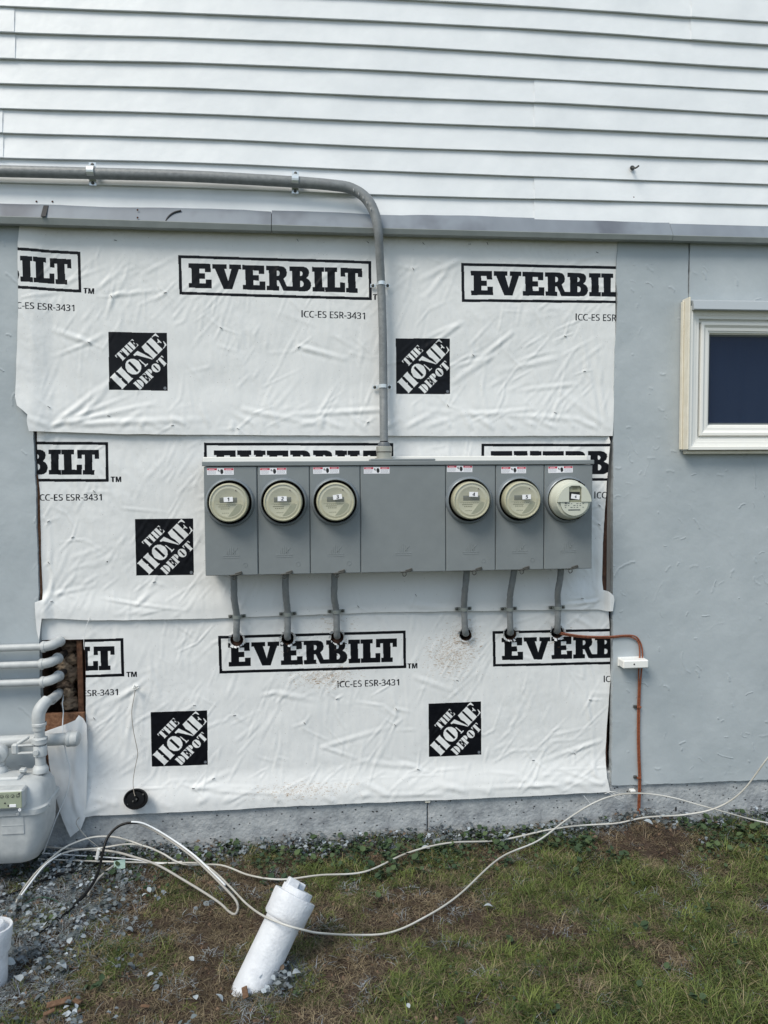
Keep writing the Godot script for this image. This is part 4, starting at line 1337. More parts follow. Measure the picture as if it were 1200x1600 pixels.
	for h in HOLES:
		var st := new_st()
		st.set_smooth_group(-1)
		for k in 16:
			if rng.randf() < 0.22: continue
			var a0 := TAU * k / 16 + rng.randf_range(-0.1, 0.1)
			var a1 := a0 + rng.randf_range(0.25, 0.42)
			var d0 := Vector3(cos(a0), sin(a0), 0)
			var d1 := Vector3(cos(a1), sin(a1), 0)
			var c := Vector3(h.x, h.y, -0.014)
			var f := rng.randf_range(0.004, 0.011)
			var up := Vector3(0, 0, rng.randf_range(0.004, 0.010))
			quad(st, c + d0 * 0.025, c + d1 * 0.025, c + d1 * (0.025 + f) + up, c + d0 * (0.025 + f * rng.randf_range(0.4, 1.3)) + up)
		obj("torn_rim", st, plain, root)
	# the cut flap that hangs below the gas pipes
	var flap := piece(ragged([Vector2(-0.9912, 0.485), Vector2(-0.9133, 0.5091), Vector2(-0.88, 0.5226), Vector2(-0.8678, 0.5407), Vector2(-0.854, 0.5266), Vector2(-0.8405, 0.5013), Vector2(-0.8401, 0.3323), Vector2(-0.8493, 0.1528), Vector2(-0.8671, 0.1061), Vector2(-0.907, 0.0756), Vector2(-0.939, 0.1624), Vector2(-0.9665, 0.2759), Vector2(-0.9805, 0.3634), Vector2(-0.9912, 0.485)], 0.02, 0.0012, 11.0))
	creases.clear()
	for c in [[Vector2(-0.8731, 0.5199), Vector2(-0.8931, 0.11)], [Vector2(-0.9498, 0.4611), Vector2(-0.9179, 0.3358)], [Vector2(-0.8752, 0.1592), Vector2(-0.9061, 0.3353)]]: crease(c[0], c[1], 0.01, 0.005)
	bucket_creases()
	var flap_z := func(x: float, y: float) -> float:
		return 0.010 + crumple(x, y, 3.0) * 1.5 + 0.012 * smoothstep(0.4, 0.12, y) - 0.006 * smoothstep(-0.87, -0.85, x)
	put("flap", sheet_mesh(flap, [], 0.006, flap_z), plain, root)
	# loose threads
	for t in [[Vector3(-0.8208, 0.9114, 0), Vector3(-0.8373, 0.8638, 0.004), Vector3(-0.8426, 0.8204, 0.006), Vector3(-0.8415, 0.7905, 0.004)], [Vector3(1.22, 0.1485, 0.012), Vector3(1.2439, 0.1347, 0.02), Vector3(1.2747, 0.1217, 0.018)], [Vector3(1.212, 0.1436, 0.012), Vector3(1.2504, 0.1176, 0.018), Vector3(1.2802, 0.1002, 0.012)], [Vector3(1.1985, 0.1389, 0.012), Vector3(1.2295, 0.1496, 0.022), Vector3(1.2809, 0.1286, 0.016)], [Vector3(1.1096, 0.1352, 0.012), Vector3(1.136, 0.1028, 0.014), Vector3(1.1554, 0.0797, 0.006)]]:
		var st2 := new_st()
		tube(st2, smooth_path(t, 5), 0.0011, 5)
		obj("loose_thread", st2, plain, root)

# ---------------------------------------------------------------- meter enclosure
const FACE_Z := 0.131
const RINGS := [Vector3(-0.2777, 1.3479, 0.145), Vector3(-0.0844, 1.3476, 0.145), Vector3(0.1065, 1.3474, 0.145), Vector3(0.6094, 1.3473, 0.145), Vector3(0.8023, 1.3469, 0.145), Vector3(0.99, 1.3463, 0.145)]

func make_panel() -> void:
	var root := thing("meter_enclosure", "long grey steel meter enclosure with seven cover panels mounted on house wrap", "electrical box")
	var x0 := -0.3717
	var x1 := 1.0916
	var y0 := 1.079
	var y1 := 1.4963
	var fl := 1.4797
	var cy := (y0 + y1) * 0.5
	var st := new_st()
	box(st, Vector3((x0 + x1) * 0.5, (y0 + 0.002 + fl) * 0.5, 0.064), Vector3(x1 - x0 - 0.006, fl - y0 - 0.004, 0.118), 0.002)
	obj("cabinet", st, M.enclosure, root)
	st = new_st()
	box(st, Vector3((x0 + x1) * 0.5, (fl + y1) * 0.5, 0.069), Vector3(x1 - x0 + 0.008, y1 - fl, 0.134), 0.002)
	obj("top_cap", st, M.enclosure, root)
	st = new_st()
	var rx0 := -0.3866
	var rx1 := 1.1103
	box(st, Vector3((rx0 + rx1) * 0.5, 1.5151 - 0.03, 0.013), Vector3(rx1 - rx0, 0.06, 0.020), 0.002)
	obj("mounting_rail", st, M.frame, root)
	st = new_st()
	var hx0 := 0.2416
	var hx1 := 0.4845
	box(st, Vector3((hx0 + hx1) * 0.5, y1 + 0.004, 0.066), Vector3(hx1 - hx0, 0.008, 0.11), 0.002)
	obj("hub_plate", st, M.enclosure, root)
	var xs := [x0, -0.1783, 0.0128, 0.2001, 0.5218, 0.7126, 0.901, x1]
	var sticker := warning_material()
	var hasp := [Vector3(-0.2619, 1.0928, 0.13), Vector3(-0.0774, 1.0941, 0.13), Vector3(0.1166, 1.0941, 0.13), Vector3(0.3689, 1.093, 0.13), Vector3(0.6355, 1.0905, 0.13), Vector3(0.8193, 1.092, 0.13), Vector3(1.0105, 1.0898, 0.13)]
	for i in 7:
		var a: float = xs[i] + (0.0022 if i == 1 else 0.0013)
		var b: float = xs[i + 1] - (0.0022 if i == 0 else 0.0013)
		st = new_st()
		box(st, Vector3((a + b) * 0.5, (y0 + fl) * 0.5 - 0.001, 0.1265), Vector3(b - a, fl - y0 - 0.002, 0.009), 0.0022)
		var cover := obj("cover", st, M.enclosure, root)
		# sticker near the upper left corner, flat on the cover
		var sw := 0.0961
		var sh := 0.0242
		var sx: float = a + 0.0119 + sw * 0.5 - [0.0, 0.001, 0.0, 0.0, 0.004, -0.004, -0.001][i] * 2.0
		if i == 1: sx = a + 0.0083 + sw * 0.5
		var sy: float = fl - 0.0195 - [0.0, 0.0, -0.002, -0.001, -0.005, 0.001, 0.0][i]
		var q := QuadMesh.new()
		q.size = Vector2(sw, sh)
		var s := put("warning_sticker", q, sticker, cover, Vector3(sx, sy, FACE_Z + 0.0004))
		s.rotation.z = [0.0, 0.01, 0.015, 0.0, -0.01, 0.0, 0.02][i]
		# pressed mark low on the cover: a skyline of three towers over a line of type
		st = new_st()
		var mx: float = (a + b) * 0.5 + (0.0 if i != 3 else 0.0)
		var my := y0 + 0.076
		for t in [[-0.016, 0.014], [-0.009, 0.024], [-0.002, 0.031], [0.006, 0.026], [0.013, 0.017]]:
			box(st, Vector3(mx + t[0], my + t[1] * 0.5, FACE_Z + 0.0002), Vector3(0.0032, t[1], 0.0014), 0.0006)
		box(st, Vector3(mx + 0.012, my + 0.012, FACE_Z + 0.0002), Vector3(0.003, 0.030, 0.0014), 0.0006, Basis(Vector3.BACK, -0.7))
		for k in 6:
			box(st, Vector3(mx - 0.027 + k * 0.0108, my - 0.004, FACE_Z + 0.0002), Vector3(0.008, 0.0055, 0.0013), 0.0006)
		box(st, Vector3(mx, my - 0.012, FACE_Z + 0.0002), Vector3(0.062, 0.002, 0.0012), 0.0005)
		obj("pressed_mark", st, M.enclosure, cover)
		if i < 3 or i == 4 or i == 5:
			st = new_st()
			lathe(st, [[0.0085, 0.0], [0.0082, 0.0009], [0.0068, 0.0009], [0.0065, 0.0]], Vector3(mx + 0.0499, y0 + 0.038, FACE_Z), Vector3.BACK, 18)
			obj("knockout", st, M.enclosure, cover)
		# hasp with a sealing ring
		st = new_st()
		var h: Vector3 = hasp[i]
		box(st, Vector3(h.x, y0 + 0.002, 0.126), Vector3(0.040, 0.005, 0.022), 0.0015, Basis(Vector3.BACK, 0.12))
		box(st, Vector3(h.x + 0.012, y0 + 0.007, 0.134), Vector3(0.026, 0.011, 0.004), 0.0015, Basis(Vector3.BACK, 0.3))
		var ring := []
		for k in 15: ring.append(Vector3(h.x - 0.006 + cos(TAU * k / 14) * 0.007, y0 - 0.007 + sin(TAU * k / 14) * 0.0085, 0.134 + 0.002 * sin(k)))
		tube(st, ring, 0.0016, 6)
		obj("hasp", st, M.dull_steel, cover)
	var k := 0
	for c in RINGS:
		st = new_st()
		lathe(st, [[0.0895, -0.001], [0.0885, 0.004], [0.0865, 0.014], [0.0835, 0.0185], [0.0815, 0.020], [0.0800, 0.0185], [0.0790, 0.014], [0.0785, 0.0]], Vector3(c.x, c.y, FACE_Z), Vector3.BACK, 56)
		obj("socket_ring", st, M.ring, root)
		st = new_st()
		lathe(st, [[0.0788, 0.003], [0.0, 0.003]], Vector3(c.x, c.y, FACE_Z), Vector3.BACK, 40)
		obj("socket_gasket", st, M.gasket, root)
		k += 1

func warning_material() -> StandardMaterial3D:
	var img := Image.create(162, 42, false, Image.FORMAT_RGB8)
	img.fill(Color(0.90, 0.90, 0.92))
	var red := Color(0.72, 0.20, 0.28)
	var grey := Color(0.45, 0.46, 0.52)
	var r := RandomNumberGenerator.new()
	r.seed = 3
	for s in [[2, 58], [104, 56]]:
		img.fill_rect(Rect2i(s[0], 1, s[1], 12), red)
		for k in 7: img.fill_rect(Rect2i(s[0] + 10 + k * 5, 4, 3, 6), Color(0.93, 0.86, 0.88))
		for row in 4:
			var x: int = s[0] + 2
			while x < s[0] + s[1] - 6:
				var w := r.randi_range(3, 9)
				img.fill_rect(Rect2i(x, 17 + row * 6, mini(w, s[0] + s[1] - x - 2), 2), grey)
				x += w + 2
	fill_poly(img, PackedVector2Array([Vector2(82, 8), Vector2(92, 6), Vector2(98, 14), Vector2(99, 28), Vector2(92, 38), Vector2(84, 36), Vector2(80, 24)]), Color(0.09, 0.09, 0.1))
	fill_poly(img, PackedVector2Array([Vector2(66, 8), Vector2(74, 10), Vector2(70, 17), Vector2(80, 15), Vector2(72, 27), Vector2(74, 19), Vector2(66, 20)]), Color(0.09, 0.09, 0.1))
	var m := mat(Color(1, 1, 1), 0.4)
	m.albedo_texture = ImageTexture.create_from_image(img)
	return m

# ---------------------------------------------------------------- meters
func number_on(parent: Node3D, text: String, at: Vector3, turn: float, h: float) -> void:
	var q := new_st()
	box(q, Vector3.ZERO, Vector3(0.0325, 0.0175, 0.0008), 0.0)
	var s := obj("number_sticker", q, M.paper, parent)
	s.position = at
	s.rotation.z = turn
	var tm := TextMesh.new()
	var f := SystemFont.new()
	f.font_names = PackedStringArray(["Droid Sans"])
	tm.font = f
	tm.text = text
	tm.font_size = 48
	f.font_weight = 700
	tm.pixel_size = h / 36.0
	tm.depth = 0.0005
	var t := put("handwritten_number", tm, M.ink, s, Vector3(0.0008, 0, 0.0008))
	t.rotation.z = -0.12

func make_meters() -> void:
	var g := "electric meters in the enclosure"
	var told := ["one on its sticker, nearest the gas meter", "two on its sticker, second along the enclosure", "three on its sticker, beside the wide blank cover", "four on its sticker, just past the blank cover", "five on its sticker, second past the blank cover"]
	var first := thing("electric_meter", "round cream electric meter numbered " + told[0], "electric meter", g)
	var st := new_st()
	lathe(st, [[0.0705, 0.004], [0.0705, 0.024], [0.0700, 0.030], [0.0700, 0.044], [0.0690, 0.050], [0.0665, 0.0545], [0.0645, 0.0548], [0.0632, 0.0535], [0.0625, 0.0515], [0.0600, 0.0510]], Vector3.ZERO, Vector3.BACK, 56)
	obj("cover", st, M.meter_cream, first)
	st = new_st()
	lathe(st, [[0.0601, 0.0511], [0.0560, 0.0512], [0.0545, 0.0520], [0.0520, 0.0520], [0.0505, 0.0512], [0.0, 0.0512]], Vector3.ZERO, Vector3.BACK, 48)
	var face_part := obj("dial_face", st, M.meter_cream, first)
	st = new_st()
	box(st, Vector3(-0.001, 0.0095, 0.0515), Vector3(0.062, 0.0185, 0.0012), 0.0004)
	obj("display", st, M.screen, face_part)
	st = new_st()
	box(st, Vector3(0.0, -0.0055, 0.0514), Vector3(0.088, 0.0009, 0.0006))
	box(st, Vector3(-0.016, -0.0145, 0.0514), Vector3(0.040, 0.0026, 0.0007))
	for k in 5: box(st, Vector3(-0.026 + k * 0.0065, -0.0215, 0.0514), Vector3(0.0042, 0.0032, 0.0006))
	for k in 8: box(st, Vector3(-0.03 + k * 0.0075, -0.0085, 0.0514), Vector3(0.0048, 0.0016, 0.0006))
	for k in 4: box(st, Vector3(-0.021 + k * 0.0066, -0.037, 0.0514), Vector3(0.0046, 0.0016, 0.0006))
	obj("face_print", st, M.meter_print, face_part)
	st = new_st()
	var seg := PackedVector2Array()
	for k in 12:
		var a := lerpf(-1.62, -0.14, k / 11.0)
		seg.append(Vector2(cos(a), sin(a)) * 0.0495)
	seg.append(Vector2(0.030, -0.008))
	plate(st, seg, 0.0506, 0.0517)
	obj("lower_segment", st, M.meter_panel, face_part)
	st = new_st()
	lathe(st, [[0.0655, 0.0542], [0.0650, 0.0570], [0.0600, 0.0590], [0.0450, 0.0608], [0.0250, 0.0618], [0.0, 0.0621]], Vector3.ZERO, Vector3.BACK, 48)
	obj("glass_dome", st, M.dome, first)
	st = new_st()
	lathe(st, [[0.0, 0.0535], [0.0022, 0.053], [0.0024, 0.050]], Vector3(0.026, 0.044, 0.001), Vector3.BACK, 8)
	obj("seal_stud", st, M.rust, first)
	var meters := [first]
	for i in range(1, 5):
		var c: Node3D = first.duplicate()
		c.name = numbered("electric_meter")
		add_child(c)
		c.set_meta("label", "round cream electric meter numbered " + told[i])
		meters.append(c)
	var texts := ["1", "2", "3", "4", "5"]
	var spots := [Vector3(0.0, 0.0125, 0.0626), Vector3(-0.002, 0.0135, 0.0625), Vector3(0.006, 0.0185, 0.0625), Vector3(0.0045, 0.0235, 0.0625), Vector3(0.012, 0.0125, 0.0625)]
	for i in 5:
		meters[i].position = Vector3(RINGS[i].x, RINGS[i].y, FACE_Z)
		number_on(meters[i], texts[i], spots[i], [0.05, 0.0, 0.14, -0.04, 0.02][i], 0.0135)
	# the sixth is of another make: deeper, pale grey, hooded above a lower nameplate
	var m := thing("electric_meter", "pale grey hooded electric meter numbered six at the far end of the enclosure", "electric meter", g, Vector3(RINGS[5].x, RINGS[5].y, FACE_Z))
	st = new_st()
	lathe(st, [[0.0745, 0.004], [0.0755, 0.012], [0.0755, 0.030], [0.0740, 0.036], [0.0710, 0.040], [0.0690, 0.066], [0.0655, 0.074], [0.0600, 0.076], [0.0, 0.076]], Vector3.ZERO, Vector3.BACK, 56)
	obj("cover", st, M.meter_white, m)
	st = new_st()
	var hood := PackedVector2Array()
	for k in 25:
		var a := PI * k / 24.0
		hood.append(Vector2(cos(a), sin(a)) * 0.0640 + Vector2(0, -0.006))
	hood.append_array(PackedVector2Array([Vector2(-0.022, -0.006), Vector2(-0.022, 0.048), Vector2(-0.014, 0.053), Vector2(0.018, 0.053), Vector2(0.026, 0.046), Vector2(0.026, -0.006)]))
	plate(st, hood, 0.070, 0.0885)
	var hd := obj("hood", st, M.meter_white, m)
	st = new_st()
	box(st, Vector3(0.002, 0.022, 0.0785), Vector3(0.046, 0.058, 0.006), 0.002)
	obj("display_bezel", st, M.meter_panel, hd)
	st = new_st()
	box(st, Vector3(0.001, 0.016, 0.0822), Vector3(0.040, 0.030, 0.0015), 0.0005)
	obj("display", st, M.screen_dark, hd)
	st = new_st()
	box(st, Vector3(0.002, 0.044, 0.0820), Vector3(0.018, 0.008, 0.001))
	obj("maker_plate", st, M.meter_print, hd)
	st = new_st()
	var half := PackedVector2Array()
	for k in 25: half.append(Vector2(cos(PI * k / 24.0) * 0.053, -0.0075 - sin(PI * k / 24.0) * 0.050))
	plate(st, half, 0.074, 0.085)
	var np := obj("nameplate", st, M.meter_white, m)
	st = new_st()
	box(st, Vector3(-0.001, -0.036, 0.0852), Vector3(0.046, 0.0042, 0.0008))
	for row in 3:
		for k in 7:
			if (k + row) % 4 == 3: continue
			box(st, Vector3(-0.034 + k * 0.0112, -0.0125 - row * 0.007, 0.0852), Vector3([0.006, 0.008, 0.0045][(k + row) % 3], 0.0024, 0.0007))
	box(st, Vector3(-0.033, -0.011, 0.0854), Vector3(0.008, 0.006, 0.0008))
	obj("nameplate_print", st, M.spacer, np)
	st = new_st()
	for a in [0.95, -0.98]:
		box(st, Vector3(cos(a) * 0.0752, sin(a) * 0.0752, 0.030), Vector3(0.006, 0.030, 0.020), 0.001, Basis(Vector3.BACK, a))
	obj("locking_slot", st, M.black, m)
	number_on(m, "6", Vector3(0.004, 0.013, 0.0835), -0.14, 0.0095)

# ---------------------------------------------------------------- grey cables and their straps
# a two-hole strap over a cable: "along" is the cable's direction, half its half-width, high its height off the wall
func strap(called: String, label: String, at: Vector3, along: Vector3, half: float, high: float, tab: float, wide: float, group: String, m: Material = M.steel) -> void:
	var root := thing(called, label, "cable strap", group)
	var s := along.cross(Vector3.BACK).normalized()
	var xf := Transform3D(Basis(s, Vector3.BACK, s.cross(Vector3.BACK)), at)
	var p := PackedVector2Array()
	var th := 0.002
	p.append(Vector2(-half - tab, 0)); p.append(Vector2(-half - tab, th)); p.append(Vector2(-half - 0.002, th))
	for k in 11:
		var a := PI - PI * k / 10.0
		p.append(Vector2(cos(a) * (half + th), maxf(th, sin(a) * (high * 0.55 + th) + high * 0.45)))
	p.append(Vector2(half + 0.002, th)); p.append(Vector2(half + tab, th)); p.append(Vector2(half + tab, 0)); p.append(Vector2(half, 0))
	for k in 11:
		var a := PI * k / 10.0
		p.append(Vector2(cos(a) * half, maxf(0.0003, sin(a) * high * 0.55 + high * 0.45)))
	p.append(Vector2(-half, 0))
	var st := new_st()
	plate(st, p, -wide * 0.5, wide * 0.5, xf)
	obj("band", st, m, root)
	for e in [-1, 1]:
		st = new_st()
		lathe(st, [[0.0062, 0.0], [0.0058, 0.0025], [0.0030, 0.0042], [0.0, 0.0044]], xf * Vector3(e * (half + tab * 0.58), th, 0), Vector3.BACK, 12)
		obj("screw", st, M.dull_steel, root)

func make_cables() -> void:
	# service cable: along the siding, round the bend and down to the hub
	var root := thing("service_cable", "thick grey service cable bending down from the siding to the enclosure", "cable")
	var ctl := [Vector3(-2.6, 2.5427 + 0.02, 0.045), Vector3(-1.5086, 2.5335, 0.05), Vector3(-1.077, 2.5375, 0.05), Vector3(-0.7552, 2.5395, 0.051), Vector3(-0.4035, 2.5407, 0.05), Vector3(-0.0285, 2.5312, 0.051), Vector3(0.1112, 2.5231, 0.053), Vector3(0.178, 2.5138, 0.052), Vector3(0.2323, 2.4786, 0.06), Vector3(0.2647, 2.4199, 0.07), Vector3(0.2782, 2.3509, 0.074), Vector3(0.2841, 2.2779, 0.058), Vector3(0.2916, 2.1622, 0.036), Vector3(0.2966, 1.9844, 0.036), Vector3(0.2978, 1.7786, 0.036), Vector3(0.2965, 1.6677, 0.055), Vector3(0.2958, 1.5701, 0.068)]
	var pts := smooth_path(ctl, 10)
	var ra := []
	for i in pts.size():
		var t := float(i) / pts.size()
		ra.append(lerpf(0.0205, 0.0158, smoothstep(0.5, 0.66, t)) * (1.0 + 0.03 * n1.get_noise_1d(i * 0.5)))
	var st := new_st()
	tube(st, pts, ra, 18, 0.0175)
	obj("jacket", st, M.cable, root)
	# the jacket's puckers inside the bend
	st = new_st()
	var puck := Vector3(0.2064, 2.498, 0.056)
	for k in 5:
		var c: Vector3 = [Vector3(0.1888, 2.5019, 0.07), Vector3(0.2076, 2.4877, 0.072), Vector3(0.224, 2.4732, 0.075), Vector3(0.2378, 2.4532, 0.08), Vector3(0.2516, 2.4289, 0.084)][k]
		lathe(st, [[0.0, 0.0022], [0.004, 0.0018], [0.008, 0.0]], c, Vector3(0.25, 0.2, 1), 10, 0.5)
	obj("jacket_pucker", st, M.cable, root)
	st = new_st()
	var cb := Vector3(0.2956, 1.4963 + 0.008, 0.068)
	lathe(st, [[0.034, 0.0], [0.034, 0.004], [0.0285, 0.0045], [0.0285, 0.022], [0.0300, 0.0225], [0.0300, 0.0245], [0.0285, 0.025]], cb, Vector3.UP, 32)
	lathe(st, [[0.0285, 0.027], [0.0300, 0.028], [0.0300, 0.046], [0.0285, 0.0475], [0.020, 0.048]], cb, Vector3.UP, 32)
	var con := obj("connector", st, mat(Color(0.72, 0.71, 0.67), 0.35, 0.7), root)
	st = new_st()
	lathe(st, [[0.0295, 0.0245], [0.0303, 0.0262], [0.0295, 0.0275]], cb, Vector3.UP, 28)
	obj("seal_ring", st, M.black, con)
	st = new_st()
	lathe(st, [[0.0235, 0.047], [0.0235, 0.054], [0.0185, 0.064], [0.015, 0.0645]], cb, Vector3.UP, 28)
	obj("gland", st, mat(Color(0.36, 0.38, 0.40), 0.5), con)
	var g := "zinc straps holding the service cable"
	strap("cable_strap", "zinc strap over the service cable on the siding, farther from its bend", Vector3(-0.7604, 2.5445, 0.031), Vector3(-0.6423, 2.5576, 0) - Vector3(-0.8705, 2.5584, 0), 0.021, 0.041, 0.020, 0.025, g)
	strap("cable_strap", "zinc strap over the service cable on the siding, nearest its bend", Vector3(-0.0276, 2.5374, 0.031), Vector3(0.0166, 2.5476, 0) - Vector3(-0.0794, 2.5506, 0), 0.021, 0.041, 0.020, 0.025, g)
	strap("cable_strap", "zinc strap on the upright service cable, upper one level with the printed box", Vector3(0.2914, 2.1695, 0), Vector3(0.02, -1, 0), 0.0165, 0.054, 0.021, 0.013, g)
	strap("cable_strap", "zinc strap on the upright service cable, lower one beside the square mark", Vector3(0.296, 1.7821, 0.004), Vector3(0.01, -1, 0), 0.0165, 0.051, 0.021, 0.013, g)
	# six feeders leaving the enclosure and entering the wall
	var paths := [
		[Vector3(-0.275, 1.0776, 0.066), Vector3(-0.275, 1.0237, 0.062), Vector3(-0.2757, 0.9781, 0.05), Vector3(-0.271, 0.928, 0.03), Vector3(-0.2697, 0.9043, 0.022), Vector3(-0.2716, 0.8598, 0.022), Vector3(-0.2727, 0.8264, 0.016)],
		[Vector3(-0.0816, 1.0812, 0.066), Vector3(-0.0824, 1.027, 0.062), Vector3(-0.081, 0.9783, 0.048), Vector3(-0.0772, 0.9304, 0.028), Vector3(-0.0764, 0.9094, 0.022), Vector3(-0.077, 0.8597, 0.022), Vector3(-0.0788, 0.826, 0.016)],
		[Vector3(0.1046, 1.085, 0.066), Vector3(0.103, 1.0306, 0.062), Vector3(0.1018, 0.9791, 0.048), Vector3(0.1083, 0.9359, 0.028), Vector3(0.1108, 0.9148, 0.022), Vector3(0.1116, 0.8647, 0.022), Vector3(0.1127, 0.8258, 0.016)],
		[Vector3(0.6157, 1.0805, 0.066), Vector3(0.6127, 1.0301, 0.062), Vector3(0.6105, 0.9779, 0.048), Vector3(0.6121, 0.9342, 0.028), Vector3(0.6133, 0.9128, 0.022), Vector3(0.6159, 0.8619, 0.022), Vector3(0.6196, 0.8223, 0.016)],
		[Vector3(0.8044, 1.082, 0.066), Vector3(0.798, 1.0314, 0.062), Vector3(0.793, 0.979, 0.048), Vector3(0.7959, 0.935, 0.028), Vector3(0.7975, 0.9084, 0.022), Vector3(0.799, 0.8623, 0.022), Vector3(0.802, 0.8226, 0.016)],
		[Vector3(0.9917, 1.0811, 0.066), Vector3(0.9882, 1.0301, 0.062), Vector3(0.9841, 0.9749, 0.048), Vector3(0.991, 0.9357, 0.028), Vector3(0.9945, 0.9089, 0.022), Vector3(0.9935, 0.8625, 0.022), Vector3(0.9944, 0.8226, 0.016)]]
	var where := ["under meter one", "under meter two", "under meter three", "under meter four", "under meter five", "under meter six, beside the copper wires"]
	for i in 6:
		var f := thing("feeder_cable", "flat grey cable dropping into the wall " + where[i], "cable", "grey feeder cables under the enclosure")
		var h: Vector2 = HOLES[i]
		var run: Array = paths[i].duplicate()
		run.append(Vector3(h.x, h.y + 0.004, -0.008))
		run.append(Vector3(h.x, h.y - 0.004, -0.06))
		st = new_st()
		tube(st, smooth_path(run, 7), 0.0128, 14, 0.0105, true, 0.10)
		obj("jacket", st, M.cable, f)
		st = new_st()
		var top: Vector3 = run[0]
		lathe(st, [[0.018, -0.006], [0.019, -0.004], [0.019, 0.004], [0.017, 0.009]], top + Vector3(0, -0.002, 0), Vector3.UP, 20)
		obj("connector", st, M.dull_steel, f)
		var c: Vector3 = run[4]
		strap("cable_strap", "small two-screw strap over the grey cable " + where[i], Vector3(c.x, c.y, 0.004), Vector3(0.02, -1, 0), 0.0135, 0.031, 0.020, 0.013, "straps on the feeder cables", M.strap_steel)
	# copper grounding wires, white bonding box and clips
	var cu := thing("copper_wires", "pair of brown copper wires running across and down into the soil", "wire")
	for d in [[-0.0028, 0.0], [0.0028, 0.0035]]:
		var o := Vector3(d[0] * 0.4, d[0], d[1])
		var o2 := Vector3(d[0] * 1.2, 0.0, 0.0)
		st = new_st()
		var turn: float = d[0]
		tube(st, smooth_path([Vector3(1.0077, 0.8056, -0.04) + o, Vector3(1.0091, 0.8042, 0.004) + o, Vector3(1.0468, 0.7966, 0.01) + o, Vector3(1.114, 0.7866, 0.008) + o, Vector3(1.2083, 0.7822, 0.006) + o, Vector3(1.2781, 0.7855, 0.006) + o, Vector3(1.315, 0.781, 0.008) + o + o2, Vector3(1.3373, 0.7599, 0.01) + o2 * 1.2, Vector3(1.344, 0.7264, 0.014) + o2 * 1.6, Vector3(1.3445, 0.6897, 0.014) + o2 * 1.8, Vector3(1.3419, 0.6366, 0.012) + o2 * 1.7, Vector3(1.3408, 0.5781, 0.01) + o2, Vector3(1.34, 0.4929, 0.008) + o2, Vector3(1.3401, 0.3707, 0.008) + o2, Vector3(1.344, 0.264, 0.008) + o2, Vector3(1.348, 0.1992, 0.007) + o2, Vector3(1.3479, 0.1291, 0.006) + o2, Vector3(1.3452, 0.0495, 0.008) + o2, Vector3(1.3467, 0.0028, 0.012) + o2, Vector3(1.3491, -0.0421, 0.014) + o2], 6), 0.0034, 8)
		obj("strand", st, M.copper, cu)
	var bx := thing("bonding_box", "small white plastic box on the render around the copper wires", "junction box")
	st = new_st()
	var b0 := Vector3(1.2541, 0.6623, 0.05)
	var b1 := Vector3(1.3603, 0.6953, 0.05)
	box(st, Vector3((b0.x + b1.x) * 0.5, (b0.y + b1.y) * 0.5, 0.027), Vector3(b1.x - b0.x, b1.y - b0.y, 0.05), 0.004)
	obj("lid", st, M.white_plastic, bx)
	st = new_st()
	box(st, Vector3((b0.x + b1.x) * 0.5, (b0.y + b1.y) * 0.5 + 0.001, 0.002), Vector3(b1.x - b0.x + 0.004, b1.y - b0.y + 0.004, 0.006), 0.001)
	obj("base", st, M.white_plastic, bx)
	st = new_st()
	lathe(st, [[0.0, 0.0014], [0.0032, 0.001], [0.0036, -0.001]], Vector3(1.2996, 0.6795, 0.052), Vector3.BACK, 12)
	obj("lid_screw", st, M.caulk, bx)
	for c in [[Vector3(1.3268, 0.4922, 0.004), "upper"], [Vector3(1.3302, 0.1988, 0.004), "lower"]]:
		var cl := thing("wire_clip", "tiny dark metal clip on the copper wires, " + c[1] + " one below the white box", "clip", "clips on the copper wires")
		st = new_st()
		box(st, c[0], Vector3(0.014, 0.012, 0.010), 0.002)
		obj("foot", st, M.dull_steel, cl)
		st = new_st()
		box(st, c[0] + Vector3(0.013, -0.001, 0.009), Vector3(0.018, 0.009, 0.003), 0.001)
		obj("tongue", st, M.copper, cl)
	st = new_st()
	box(st, Vector3(1.3203, 0.1414, 0), Vector3(0.022, 0.010, 0.02), 0.002)
	tag(obj("plastic_clip", st, M.white_plastic), "white plastic clip on the footing beside the copper wires", "clip")

